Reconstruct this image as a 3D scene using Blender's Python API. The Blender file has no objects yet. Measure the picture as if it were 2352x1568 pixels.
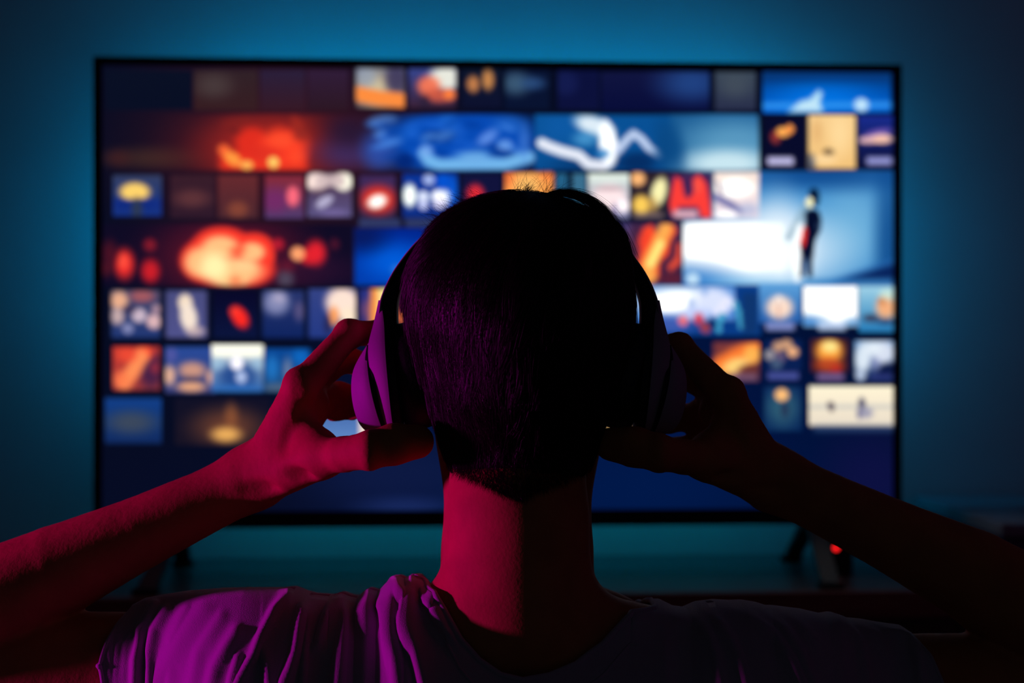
import bpy, bmesh, math, random
import numpy as np
from mathutils import Vector, Matrix
from mathutils.bvhtree import BVHTree

random.seed(7)
rng = np.random.default_rng(7)
scene = bpy.context.scene
C = scene.collection

# ------------------------------------------------------------------ camera
CAMZ = 0.79
FPX = 50.0 / 36.0 * 2352.0
cam_d = bpy.data.cameras.new('camera')
cam_d.lens = 50.0
cam_d.sensor_width = 36.0
cam_d.clip_start = 0.02
cam_d.dof.use_dof = True
cam_d.dof.focus_distance = 0.905
cam_d.dof.aperture_fstop = 5.6
cam_d.dof.aperture_blades = 0
cam = bpy.data.objects.new('camera', cam_d)
cam.location = (0, 0, CAMZ)
cam.rotation_euler = (math.pi / 2, 0, 0)
C.objects.link(cam)
scene.camera = cam

# ------------------------------------------------------------------ world, lights, exposure
w = bpy.data.worlds.new('world')
scene.world = w
w.use_nodes = True
w.node_tree.nodes['Background'].inputs[0].default_value = (0.5, 0.55, 0.85, 1)
w.node_tree.nodes['Background'].inputs[1].default_value = 0.026

ROOM_YAW = math.radians(3.0)
TV_C = Vector((0.0, 2.55, 0.0))
LED_TEAL = (0.0, 0.43, 1.0)
LED_GREEN = (0.0, 0.70, 1.0)
LED_TOP, LED_SIDE, LED_BOTTOM = 3.7, 2.8, 0.62
SCREEN_GAIN = 1.0

ld = bpy.data.lights.new('magenta_lamp', 'SPOT')
ld.energy = 74.0
ld.color = (1.0, 0.0, 0.80)
ld.spot_size = math.radians(44)
ld.spot_blend = 0.5
ld.shadow_soft_size = 0.05
lamp = bpy.data.objects.new('magenta_lamp', ld)
lamp.location = (-1.72, 0.735, CAMZ - 0.15)
tgt = Vector((-0.10, 0.93, CAMZ - 0.04))
lamp.rotation_euler = (tgt - Vector(lamp.location)).to_track_quat('-Z', 'Y').to_euler()
C.objects.link(lamp)

vs = scene.view_settings
vs.view_transform = 'Standard'
vs.look = 'None'
vs.exposure = 0.0
vs.gamma = 1.0
vs.use_curve_mapping = False
scene.cycles.use_adaptive_sampling = True
scene.cycles.adaptive_threshold = 0.03
scene.cycles.max_bounces = 4
scene.cycles.diffuse_bounces = 3
scene.cycles.glossy_bounces = 2
scene.cycles.transmission_bounces = 0
scene.cycles.caustics_reflective = False
scene.cycles.caustics_refractive = False
scene.cycles.sample_clamp_indirect = 4.0

# ------------------------------------------------------------------ helpers
def P(px, py, d):
    """photo pixel at a given distance -> world point"""
    return np.array([(px - 1176.0) / FPX * d, d, CAMZ - (py - 784.0) / FPX * d])

def srgb(r, g, b):
    c = np.array([r, g, b], float) / 255.0
    return tuple(np.where(c <= 0.04045, c / 12.92, ((c + 0.055) / 1.055) ** 2.4))

def material(name, color, rough=0.5, spec=0.5, metallic=0.0, bump=0.0, bscale=200.0, vary=0.0, vscale=20.0,
             sub=0.0, subr=(0.01, 0.004, 0.002), emit=None, strength=0.0, sheen=0.0, stretch=None):
    m = bpy.data.materials.new(name)
    m.use_nodes = True
    nt = m.node_tree
    b = nt.nodes['Principled BSDF']
    b.inputs['Base Color'].default_value = (*color, 1)
    b.inputs['Roughness'].default_value = rough
    b.inputs['Specular IOR Level'].default_value = spec
    b.inputs['Metallic'].default_value = metallic
    if sheen:
        b.inputs['Sheen Weight'].default_value = sheen
        b.inputs['Sheen Roughness'].default_value = 0.5
    if sub:
        b.inputs['Subsurface Weight'].default_value = sub
        b.inputs['Subsurface Radius'].default_value = subr
        b.inputs['Subsurface Scale'].default_value = 1.0
    if emit:
        b.inputs['Emission Color'].default_value = (*emit, 1)
        b.inputs['Emission Strength'].default_value = strength
    tc = nt.nodes.new('ShaderNodeTexCoord')
    mp = nt.nodes.new('ShaderNodeMapping')
    nt.links.new(tc.outputs['Object'], mp.inputs['Vector'])
    if stretch:
        mp.inputs['Scale'].default_value = stretch
    if vary:
        n = nt.nodes.new('ShaderNodeTexNoise')
        n.inputs['Scale'].default_value = vscale
        n.inputs['Detail'].default_value = 6
        nt.links.new(mp.outputs['Vector'], n.inputs['Vector'])
        r = nt.nodes.new('ShaderNodeValToRGB')
        r.color_ramp.elements[0].position = 0.3
        r.color_ramp.elements[1].position = 0.7
        r.color_ramp.elements[0].color = (*[c * (1 - vary) for c in color], 1)
        r.color_ramp.elements[1].color = (*[min(1, c * (1 + vary)) for c in color], 1)
        nt.links.new(n.outputs['Fac'], r.inputs['Fac'])
        nt.links.new(r.outputs['Color'], b.inputs['Base Color'])
    if bump:
        n2 = nt.nodes.new('ShaderNodeTexNoise')
        n2.inputs['Scale'].default_value = bscale
        n2.inputs['Detail'].default_value = 4
        nt.links.new(mp.outputs['Vector'], n2.inputs['Vector'])
        bp = nt.nodes.new('ShaderNodeBump')
        bp.inputs['Strength'].default_value = bump
        bp.inputs['Distance'].default_value = 0.002
        nt.links.new(n2.outputs['Fac'], bp.inputs['Height'])
        nt.links.new(bp.outputs['Normal'], b.inputs['Normal'])
    return m

def link(name, me, mat, parent=None, smooth=False):
    o = bpy.data.objects.new(name, me)
    C.objects.link(o)
    if mat is not None:
        me.materials.append(mat)
    if smooth:
        me.polygons.foreach_set('use_smooth', np.ones(len(me.polygons), bool))
    if parent is not None:
        o.parent = parent
    return o

def mesh_np(name, verts, faces):
    """verts (n,3), faces (m,k) arrays -> mesh"""
    me = bpy.data.meshes.new(name)
    verts = np.ascontiguousarray(verts, np.float32)
    faces = np.ascontiguousarray(faces, np.int32)
    k = faces.shape[1]
    me.vertices.add(len(verts))
    me.vertices.foreach_set('co', verts.ravel())
    me.loops.add(faces.size)
    me.loops.foreach_set('vertex_index', faces.ravel())
    me.polygons.add(len(faces))
    me.polygons.foreach_set('loop_start', np.arange(0, faces.size, k, dtype=np.int32))
    me.polygons.foreach_set('loop_total', np.full(len(faces), k, np.int32))
    me.update(calc_edges=True)
    me.validate()
    return me

def from_bm(name, bm, mat, parent=None, smooth=False):
    me = bpy.data.meshes.new(name)
    bm.to_mesh(me)
    bm.free()
    return link(name, me, mat, parent, smooth)

def box_bm(bm, x0, x1, y0, y1, z0, z1, bevel=0.0, seg=2):
    r = bmesh.ops.create_cube(bm, size=1.0)
    vs_ = r['verts']
    for v in vs_:
        v.co = Vector(((x0 + x1) / 2 + v.co.x * (x1 - x0), (y0 + y1) / 2 + v.co.y * (y1 - y0), (z0 + z1) / 2 + v.co.z * (z1 - z0)))
    if bevel:
        es = list({e for v in vs_ for e in v.link_edges})
        bmesh.ops.bevel(bm, geom=es, offset=bevel, segments=seg, affect='EDGES', profile=0.5)

def box(name, x0, x1, y0, y1, z0, z1, mat, parent=None, bevel=0.003):
    bm = bmesh.new()
    box_bm(bm, x0, x1, y0, y1, z0, z1, bevel)
    return from_bm(name, bm, mat, parent)

def empty(name, loc=(0, 0, 0), rz=0.0):
    o = bpy.data.objects.new(name, None)
    o.empty_display_size = 0.1
    C.objects.link(o)
    o.location = loc
    o.rotation_euler = (0, 0, rz)
    return o

def tag(o, label=None, cat=None, kind=None, group=None):
    if label: o['label'] = label
    if cat: o['category'] = cat
    if kind: o['kind'] = kind
    if group: o['group'] = group
    return o

def room(o):
    o.location = TV_C
    o.rotation_euler = (0, 0, ROOM_YAW)
    return o

# ------------------------------------------------------------------ materials
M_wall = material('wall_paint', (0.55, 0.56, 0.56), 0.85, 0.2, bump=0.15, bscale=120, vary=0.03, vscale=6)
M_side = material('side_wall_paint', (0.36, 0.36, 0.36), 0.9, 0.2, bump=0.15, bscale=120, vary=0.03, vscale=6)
M_floor = material('floor_wood', (0.09, 0.05, 0.03), 0.45, 0.4, bump=0.2, bscale=30, vary=0.3, vscale=8, stretch=(1, 8, 1))
M_bezel = material('tv_bezel_plastic', (0.006, 0.006, 0.007), 0.45, 0.3)
M_foot = material('tv_foot_metal', (0.008, 0.008, 0.009), 0.4, 0.4, metallic=0.3)
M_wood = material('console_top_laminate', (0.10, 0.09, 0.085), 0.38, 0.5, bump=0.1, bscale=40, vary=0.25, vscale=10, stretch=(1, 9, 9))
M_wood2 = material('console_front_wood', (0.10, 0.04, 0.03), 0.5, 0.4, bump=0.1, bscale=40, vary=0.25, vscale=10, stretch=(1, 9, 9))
M_edge = material('edge_wood_lit_red', (0.30, 0.09, 0.06), 0.5, 0.35, bump=0.1, bscale=40, vary=0.25, vscale=10, stretch=(1, 9, 9))  # same board as the top; extra red stands in for magenta light
M_cabtop = material('cabinet_top_laminate', (0.30, 0.30, 0.32), 0.45, 0.4, vary=0.08)
M_purple = material('cabinet_magenta_tint', (0.10, 0.05, 0.12), 0.6, 0.3, bump=0.1, bscale=90, vary=0.1)  # purple in the base colour stands in for magenta light on the cabinet
M_black = material('black_plastic', (0.008, 0.008, 0.009), 0.5, 0.4)
M_ledred = material('red_indicator', (0.3, 0.0, 0.0), 0.4, 0.3, emit=(1.0, 0.01, 0.012), strength=2.2)
M_steel = material('brushed_steel', (0.4, 0.4, 0.42), 0.35, 0.5, metallic=1.0)
M_skin = material('skin', (0.50, 0.18, 0.060), 0.70, 0.10, bump=0.12, bscale=420, vary=0.12, vscale=45)
M_shirt = material('shirt_cotton', (0.38, 0.36, 0.39), 0.95, 0.05, bump=0.25, bscale=1400, sheen=0.5)
M_denim = material('trouser_denim', (0.02, 0.025, 0.05), 0.9, 0.1, bump=0.2, bscale=600)
M_hair = material('hair_dark_brown', (0.010, 0.006, 0.004), 0.42, 0.5)
M_strand = material('hair_strand', (0.007, 0.004, 0.003), 0.36, 0.32)
M_shell = material('headphone_shell', (0.33, 0.31, 0.34), 0.6, 0.2, bump=0.03, bscale=900)
M_band = material('headphone_band', (0.012, 0.012, 0.013), 0.6, 0.3)
M_pad = material('ear_pad_leather', (0.010, 0.010, 0.011), 0.5, 0.35, bump=0.15, bscale=400)
M_eye = material('eye_white', (0.7, 0.68, 0.65), 0.2, 0.5)

# ------------------------------------------------------------------ room shell (in TV frame: x right, y away, z up)
WALL_Y = 0.255
def plane_box(name, *a, mat):
    o = box(name, *a, mat, None, 0.0)
    room(o)
    return tag(o, kind='structure')
plane_box('wall_back', -2.4, 2.4, WALL_Y, WALL_Y + 0.1, 0.0, 2.5, mat=M_wall)
plane_box('floor', -2.4, 2.4, -4.2, WALL_Y, -0.1, 0.0, mat=M_floor)
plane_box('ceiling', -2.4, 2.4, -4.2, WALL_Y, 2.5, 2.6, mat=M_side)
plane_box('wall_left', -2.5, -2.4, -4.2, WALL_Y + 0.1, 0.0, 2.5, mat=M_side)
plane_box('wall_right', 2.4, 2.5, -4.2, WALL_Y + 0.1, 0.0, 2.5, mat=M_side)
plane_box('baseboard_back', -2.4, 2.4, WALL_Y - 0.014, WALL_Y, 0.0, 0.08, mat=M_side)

# ------------------------------------------------------------------ television
TX0, TX1 = -0.7395, 0.7085
TZ0, TZ1 = 0.459, 1.2927
tv = empty('television', TV_C, ROOM_YAW)
tag(tv, 'wide black flat television showing a grid of colourful film thumbnails', 'television')
BZ, BZB = 0.014, 0.029
SX0, SX1, SZ0, SZ1 = TX0 + BZ, TX1 - BZ, TZ0 + BZB, TZ1 - BZ
bm = bmesh.new()
box_bm(bm, TX0, SX0, -0.006, 0.03, TZ0, TZ1)
box_bm(bm, SX1, TX1, -0.006, 0.03, TZ0, TZ1)
box_bm(bm, SX0, SX1, -0.006, 0.03, SZ1, TZ1)
box_bm(bm, SX0, SX1, -0.006, 0.03, TZ0, SZ0)
from_bm('bezel', bm, M_bezel, tv)
box('back_housing', TX0 + 0.06, TX1 - 0.06, 0.03, 0.065, TZ0 + 0.05, TZ1 - 0.05, M_bezel, tv, 0.01)
box('back_panel', TX0 + 0.002, TX1 - 0.002, 0.010, 0.031, TZ0 + 0.002, TZ1 - 0.002, M_bezel, tv, 0.004)

# ---- what the screen shows: authored in photo-pixel coordinates of the flat picture
S_PX0, S_PX1 = 232.0, 2053.0
def screen_px(u, v):
    """flat screen position (u right, v down, 0..1) -> authoring coordinates"""
    sc = 1301.0 + (1263.0 - 1301.0) * u
    x = SX0 + (SX1 - SX0) * u
    px = 1176.0 + x * sc * 0.9986
    z = SZ1 - (SZ1 - SZ0) * v - CAMZ
    return px, 784.0 - z * sc
NU, NV = 420, 240
uu, vv = np.meshgrid(np.linspace(0, 1, NU), np.linspace(0, 1, NV))
GX, GY = screen_px(uu, vv)
IMG = np.zeros((NV, NU, 3))

def sstep(a, b, x):
    t = np.clip((x - a) / (b - a), 0, 1)
    return t * t * (3 - 2 * t)
def mixc(mask, col, gain=1.0):
    global IMG
    c = np.array(col, float) * gain
    IMG = IMG * (1 - mask[..., None]) + c * mask[..., None]
def rmask(x0, y0, x1, y1, s=3.0):
    return (np.clip((GX - x0) / s + .5, 0, 1) * np.clip((x1 - GX) / s + .5, 0, 1) *
            np.clip((GY - y0) / s + .5, 0, 1) * np.clip((y1 - GY) / s + .5, 0, 1))
CLIP = [None]
def rect(x0, y0, x1, y1, col, a=1.0, s=3.0):
    mixc(rmask(x0, y0, x1, y1, s) * a * (1 if CLIP[0] is None else CLIP[0]), col)
def clip(x0=None, y0=0, x1=0, y1=0):
    CLIP[0] = None if x0 is None else rmask(x0, y0, x1, y1)
def tile(x0, y0, x1, y1, top, bot=None):
    clip(x0, y0, x1, y1)
    if bot is None:
        mixc(CLIP[0], top)
    else:
        global IMG
        t = np.clip((GY - y0) / (y1 - y0), 0, 1)[..., None]
        c = np.array(top, float) * (1 - t) + np.array(bot, float) * t
        m = CLIP[0][..., None]
        IMG = IMG * (1 - m) + c * m
def blob(cx, cy, rx, ry, col, a=1.0, soft=0.6, ang=0.0):
    """soft: 0 hard edge .. 1 wide falloff"""
    ca, sa = math.cos(math.radians(ang)), math.sin(math.radians(ang))
    dx, dy = GX - cx, GY - cy
    r = np.hypot((dx * ca + dy * sa) / rx, (-dx * sa + dy * ca) / ry)
    m = 1 - sstep(1 - soft, 1 + soft * 0.6 + 0.05, r)
    mixc(m * a * (1 if CLIP[0] is None else CLIP[0]), col)
def line(pts, wd, col, a=1.0, soft=0.5):
    dmin = np.full(GX.shape, 1e9)
    for (x0, y0), (x1, y1) in zip(pts[:-1], pts[1:]):
        ax, ay = x1 - x0, y1 - y0
        t = np.clip(((GX - x0) * ax + (GY - y0) * ay) / (ax * ax + ay * ay + 1e-9), 0, 1)
        dmin = np.minimum(dmin, np.hypot(GX - x0 - t * ax, GY - y0 - t * ay))
    m = 1 - sstep(wd * (1 - soft), wd * (1 + soft), dmin)
    mixc(m * a * (1 if CLIP[0] is None else CLIP[0]), col)

def poly(pts, col, a=1.0, s=5.0):
    pts = np.array(pts, float)
    dmin = np.full(GX.shape, 1e9); ins = np.zeros(GX.shape, bool)
    for (x0, y0), (x1, y1) in zip(pts, np.roll(pts, -1, 0)):
        ax, ay = x1 - x0, y1 - y0
        t = np.clip(((GX - x0) * ax + (GY - y0) * ay) / (ax * ax + ay * ay + 1e-9), 0, 1)
        dmin = np.minimum(dmin, np.hypot(GX - x0 - t * ax, GY - y0 - t * ay))
        c1 = (y0 > GY) != (y1 > GY)
        ins ^= c1 & (GX < (x1 - x0) * (GY - y0) / (y1 - y0 + 1e-9) + x0)
    m = np.clip(0.5 + np.where(ins, dmin, -dmin) / s, 0, 1)
    mixc(m * a * (1 if CLIP[0] is None else CLIP[0]), col)
prng = np.random.default_rng(11)
def speck(x0, y0, x1, y1, n, cols, rx, ry, a=0.5, ang=25):
    for _ in range(n):
        blob(prng.uniform(x0, x1), prng.uniform(y0, y1), rx * prng.uniform(.5, 1.4), ry * prng.uniform(.5, 1.4), cols[prng.integers(len(cols))], a, .7, prng.uniform(-ang, ang))
# base
rect(0, 0, 2400, 1400, (12, 17, 38))
blob(1500, 1000, 700, 500, (5, 24, 66), 1, 0.9)
blob(1450, 1120, 330, 130, (3, 30, 76), 0.9, 0.9)
blob(2010, 1100, 130, 120, (20, 22, 70), 0.8, 0.9)
blob(640, 330, 330, 260, (58, 24, 36), 1, 0.95)  # red lens haze around the fire, painted into the picture
blob(900, 1090, 260, 90, (20, 32, 72), 0.8, 0.9)
blob(930, 1165, 110, 25, (36, 54, 110), 0.6, 0.9)
blob(430, 1120, 250, 90, (12, 17, 40), 0.9, 0.9)
# row 1
tile(240, 160, 440, 252, (15, 21, 40), (14, 20, 40)); 
tile(445, 160, 592, 252, (52, 38, 44), (58, 34, 38)); blob(490, 195, 45, 30, (78, 66, 66), .8, .9); clip()
tile(597, 160, 700, 252, (46, 36, 62), (58, 30, 42)); tile(706, 160, 800, 252, (52, 34, 60), (48, 28, 40)); clip()
tile(818, 156, 928, 246, (96, 104, 130), (70, 55, 70)); blob(865, 205, 55, 45, (205, 190, 155), .95, .8); blob(840, 175, 25, 25, (150, 160, 175), .8); blob(908, 180, 26, 40, (66, 60, 92), .9, .6)
line([(818, 214), (870, 224), (928, 230)], 17, (246, 140, 66), 1, .35); clip()
tile(938, 156, 1046, 246, (58, 72, 140), (62, 38, 58)); blob(1025, 178, 42, 28, (225, 226, 215), 1, .4); blob(985, 196, 28, 24, (240, 120, 88), .95, .5); blob(1010, 218, 40, 16, (205, 92, 70), .9, .5); blob(1032, 215, 14, 13, (250, 128, 66), 1, .5); blob(975, 232, 14, 16, (46, 36, 60), .8); clip()
tile(1062, 156, 1152, 246, (18, 28, 48), (18, 22, 50)); blob(1087, 192, 15, 20, (186, 122, 76), 1, .5); blob(1121, 182, 14, 25, (190, 130, 78), 1, .5); clip()
tile(1160, 160, 1262, 250, (14, 24, 52)); blob(1185, 190, 34, 28, (66, 96, 122), .9, .8); blob(1225, 190, 30, 16, (50, 84, 132), .8, .8); clip()
tile(1282, 160, 1376, 250, (17, 22, 62)); blob(1300, 190, 30, 30, (26, 34, 84), .8); clip()
tile(1382, 164, 1630, 254, (22, 26, 66), (13, 18, 60)); blob(1590, 190, 80, 45, (38, 72, 134), .9, .9); clip()
tile(1644, 164, 1736, 252, (62, 74, 88), (44, 50, 76)); blob(1690, 195, 36, 30, (76, 86, 96), .6, .9); clip()
tile(1754, 162, 2048, 258, (12, 60, 120), (0, 92, 200)); blob(1890, 225, 130, 40, (0, 120, 226), .8, .9); line([(1760, 242), (2044, 240)], 8, (60, 150, 235), .8, .9); poly([(1812, 256), (1840, 232), (1862, 226), (1882, 206), (1890, 212), (1884, 236), (1892, 256)], (196, 228, 242), .95, 10); blob(1980, 240, 17, 16, (186, 220, 244), 1, .4); rect(1754, 162, 2048, 186, (14, 52, 108), .5, 20); clip()
# row 2 banner
clip(236, 262, 1744, 390)
blob(350, 362, 110, 26, (68, 46, 42), .8, .9); blob(270, 362, 30, 20, (70, 36, 38), .7, .9)
blob(625, 340, 200, 110, (110, 34, 38), .9, .95); blob(612, 340, 140, 80, (168, 42, 36), .85, .85); speck(520, 275, 720, 330, 12, [(130, 38, 36), (90, 30, 36), (176, 48, 38)], 22, 14, .6)
rect(504, 346, 706, 392, (232, 58, 38), .95, 20); blob(578, 326, 40, 36, (222, 50, 36), .95, .45); blob(652, 336, 58, 42, (244, 66, 42), 1, .45); blob(610, 350, 40, 20, (214, 50, 38), .7, .7); blob(645, 322, 34, 18, (252, 82, 50), .8, .7); blob(682, 286, 14, 24, (156, 46, 38), .9, .7, -25); blob(690, 310, 20, 16, (140, 44, 40), .7, .8)
blob(514, 344, 16, 14, (246, 104, 56), .95, .6, 30); blob(534, 364, 24, 15, (255, 150, 66), 1, .45, 35); blob(566, 378, 16, 11, (255, 172, 84), 1, .4); blob(627, 372, 14, 14, (255, 196, 100), 1, .35); blob(680, 358, 18, 20, (250, 76, 46), .8, .6)
blob(800, 350, 80, 40, (66, 48, 96), .9, .9); blob(800, 300, 60, 40, (40, 28, 56), .8, .9)
blob(1060, 325, 200, 90, (12, 76, 176), 1, .4); blob(870, 350, 40, 45, (50, 84, 172), .8, .8)
blob(1010, 312, 40, 16, (8, 50, 126), .9, .7); blob(930, 368, 24, 20, (8, 42, 118), .9, .6); blob(930, 300, 40, 14, (28, 96, 196), .7, .8); blob(1030, 280, 26, 20, (36, 104, 200), .8, .8); blob(1170, 285, 40, 20, (40, 104, 196), .7, .8)
speck(860, 270, 1220, 372, 34, [(10, 52, 132), (34, 100, 204), (72, 130, 216), (8, 60, 150), (96, 150, 226)], 26, 9, .55)
line([(975, 352), (985, 368), (1010, 378), (1100, 376), (1160, 376), (1215, 360)], 14, (120, 184, 232), .95, .6); blob(980, 345, 16, 16, (116, 160, 228), .8, .7); blob(1090, 360, 46, 18, (112, 172, 226), .9, .7)
blob(1120, 315, 30, 14, (104, 146, 226), .85, .7, -35); blob(1160, 333, 20, 14, (112, 160, 230), .85, .6); blob(1148, 352, 26, 8, (14, 60, 140), .85, .6); blob(1205, 325, 14, 40, (80, 132, 216), .6, .8); blob(1075, 340, 40, 10, (20, 84, 190), .5, .8)
rect(1230, 262, 1742, 390, (14, 82, 146)); blob(1290, 290, 60, 40, (20, 92, 164), .8, .9); blob(1350, 378, 90, 16, (12, 56, 108), .8, .8)
line([(1245, 328), (1262, 336), (1290, 346), (1330, 356), (1352, 376), (1388, 380), (1404, 366), (1412, 340), (1400, 300), (1390, 285)], 12, (222, 226, 238), 1, .4)
blob(1365, 288, 48, 22, (216, 230, 240), 1, .5, 18); blob(1395, 330, 20, 50, (246, 248, 250), 1, .4, -8); blob(1345, 318, 30, 18, (84, 158, 208), .8, .8); blob(1385, 352, 16, 12, (50, 130, 196), .8, .6)
line([(1420, 345), (1440, 320), (1456, 306), (1474, 318), (1492, 340), (1516, 354)], 9, (196, 208, 236), .95, .5)
blob(1465, 372, 46, 26, (10, 46, 96), .9, .6); blob(1530, 350, 22, 40, (10, 62, 118), .8, .8)
rect(1540, 262, 1742, 390, (38, 96, 144), .8, 14); blob(1690, 330, 130, 62, (104, 164, 198), .8, .8); blob(1670, 376, 112, 36, (196, 224, 234), 1, .7); blob(1538, 330, 34, 70, (14, 74, 130), .9, .7, -14)
clip()
# right column of row 2
tile(1756, 264, 1852, 386, (13, 16, 46)); blob(1783, 314, 12, 16, (150, 56, 54), .95, .5); blob(1800, 302, 16, 12, (250, 168, 84), 1, .3); blob(1815, 296, 10, 12, (244, 150, 76), 1, .3, 20); rect(1764, 360, 1824, 378, (196, 192, 232), .95, 8); clip()
tile(1858, 264, 1967, 387, (240, 202, 142), (236, 190, 122)); blob(1905, 348, 14, 9, (96, 76, 58), .9, .5); blob(1865, 372, 12, 20, (40, 60, 100), .8, .6); blob(1878, 300, 14, 30, (220, 170, 110), .6, .8); blob(1930, 310, 26, 50, (252, 218, 160), .7, .9); blob(1895, 366, 30, 12, (250, 214, 160), .8, .6); clip()
tile(1972, 264, 2053, 388, (30, 48, 140), (16, 20, 54)); blob(2018, 306, 34, 10, (124, 96, 180), .9, .6, -12); blob(2005, 320, 36, 9, (216, 172, 176), 1, .4, -4); blob(2028, 318, 24, 11, (240, 190, 170), 1, .4); rect(1992, 360, 2050, 378, (150, 152, 208), .95, 8); clip()
# big blue picture right
clip(1571, 392, 2053, 656)
rect(1740, 390, 2060, 660, (18, 78, 146))
rect(1571, 508, 1745, 660, (18, 78, 146))
blob(1830, 560, 330, 240, (70, 146, 206), 1, .95); blob(1960, 520, 105, 120, (122, 182, 218), .8, .95); blob(2045, 560, 36, 200, (14, 70, 132), .8, .9); blob(1900, 398, 200, 40, (14, 68, 134), .8, .9)
blob(1735, 580, 190, 95, (250, 252, 255), 1, .85); clip(1571, 510, 1800, 656); blob(1690, 565, 190, 90, (255, 255, 255), 1, .6); rect(1571, 511, 1740, 590, (255, 255, 255), 1, 24); clip(1571, 392, 2053, 656)
blob(1790, 560, 70, 110, (232, 242, 250), .9, .9)
blob(1590, 672, 120, 62, (44, 116, 194), 1, .7); blob(1720, 676, 140, 44, (120, 184, 226), .85, .8)
poly([(1880, 652), (2060, 592), (2060, 630), (1930, 660)], (40, 98, 164), .8, 12); poly([(1915, 650), (2060, 604), (2060, 662), (1920, 662)], (12, 36, 88), .95, 12)
line([(1852, 472), (1830, 515), (1812, 545)], 8, (134, 164, 180), .6, .6)
line([(1838, 520), (1830, 600), (1834, 640)], 8, (246, 250, 252), .8, .6)
blob(1871, 444, 12, 13, (8, 26, 52), 1, .3); blob(1861, 464, 9, 12, (255, 240, 186), 1, .3); line([(1866, 446), (1878, 452), (1876, 468)], 6, (10, 30, 58), 1, .3)
poly([(1850, 486), (1866, 478), (1882, 484), (1888, 502), (1886, 528), (1874, 552), (1868, 596), (1866, 636), (1856, 636), (1852, 596), (1846, 636), (1838, 634), (1842, 586), (1838, 560), (1850, 530)], (10, 18, 46), 1, 5)
blob(1847, 544, 6, 26, (250, 54, 46), 1, .3, 8); blob(1852, 612, 4, 22, (110, 150, 200), .8, .5); blob(1880, 520, 3, 12, (60, 84, 120), .7, .6)
blob(1592, 640, 16, 14, (184, 216, 240), 1, .25)
clip()
# row 3
tile(258, 402, 370, 496, (56, 66, 100), (24, 52, 130)); rect(258, 455, 370, 478, (20, 46, 130), .7, 12); blob(308, 440, 36, 22, (255, 206, 108), 1, .4); rect(272, 457, 344, 480, (22, 46, 124), .85, 8); blob(313, 478, 14, 26, (50, 60, 80), .9, .6); clip()
tile(390, 402, 492, 500, (60, 34, 46), (50, 30, 46)); blob(440, 455, 44, 22, (98, 56, 60), .9, .8); clip()
tile(500, 402, 592, 500, (104, 46, 50), (76, 42, 50)); blob(545, 480, 26, 20, (136, 72, 56), .9, .7); clip()
tile(608, 402, 697, 500, (134, 46, 60), (82, 62, 110)); blob(630, 460, 34, 30, (116, 46, 104), .9, .8); blob(672, 450, 15, 24, (255, 108, 126), 1, .5); clip()
tile(706, 396, 808, 498, (78, 56, 78), (92, 84, 130)); blob(726, 418, 24, 24, (246, 222, 214), 1, .3); blob(788, 416, 22, 22, (255, 246, 226), 1, .3); rect(726, 400, 790, 428, (206, 184, 184), .9, 8); blob(745, 462, 24, 12, (182, 176, 206), .95, .4, -35); blob(765, 488, 36, 10, (118, 104, 156), .8, .6); blob(730, 440, 40, 10, (70, 48, 72), .6, .8); clip()
tile(826, 402, 908, 500, (66, 46, 92), (52, 42, 74)); blob(868, 458, 44, 34, (226, 56, 44), 1, .6); blob(866, 462, 24, 16, (255, 250, 240), 1, .5, -20); clip()
rect(824, 502, 920, 520, (58, 72, 120), .8, 6); rect(930, 502, 1010, 520, (58, 72, 120), .8, 6)
tile(926, 398, 1050, 500, (14, 56, 150), (20, 50, 130)); blob(941, 448, 16, 28, (240, 246, 238), 1, .4); blob(972, 452, 14, 15, (216, 224, 250), 1, .3); blob(972, 470, 12, 11, (190, 196, 236), 1, .3); blob(1014, 450, 26, 18, (240, 240, 252), 1, .4); blob(1010, 468, 16, 10, (214, 210, 240), 1, .3); blob(985, 412, 14, 13, (160, 176, 226), 1, .3); blob(1018, 415, 18, 22, (10, 88, 210), .9, .6); blob(1042, 440, 14, 40, (14, 96, 214), .8, .7); clip()
tile(1060, 398, 1152, 500, (22, 24, 62)); blob(1092, 446, 20, 24, (232, 50, 62), 1, .6); clip()
tile(1160, 396, 1271, 500, (255, 158, 84), (255, 150, 70)); blob(1210, 425, 34, 26, (255, 190, 110), .9, .8); blob(1165, 400, 16, 30, (214, 90, 50), .6, .8); blob(1262, 400, 20, 14, (226, 110, 60), .6, .8); clip()
tile(1276, 398, 1304, 480, (40, 96, 132)); tile(1316, 398, 1346, 480, (60, 110, 140)); clip()
tile(1352, 398, 1446, 500, (228, 240, 228), (120, 120, 160)); blob(1400, 455, 42, 34, (248, 224, 226), 1, .4); blob(1400, 432, 40, 6, (170, 140, 150), .6, .6); blob(1432, 472, 16, 16, (250, 236, 240), 1, .4); blob(1412, 482, 8, 16, (120, 110, 160), .7, .6); clip()
tile(1450, 394, 1536, 500, (48, 36, 46), (40, 36, 50)); blob(1466, 410, 18, 17, (246, 180, 118), 1, .4); blob(1474, 470, 22, 24, (250, 202, 92), 1, .5); blob(1514, 440, 18, 36, (248, 240, 176), 1, .4, 15); blob(1500, 470, 12, 20, (190, 150, 80), .8, .7); rect(1456, 488, 1524, 500, (130, 110, 110), .8, 8); clip()
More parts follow.
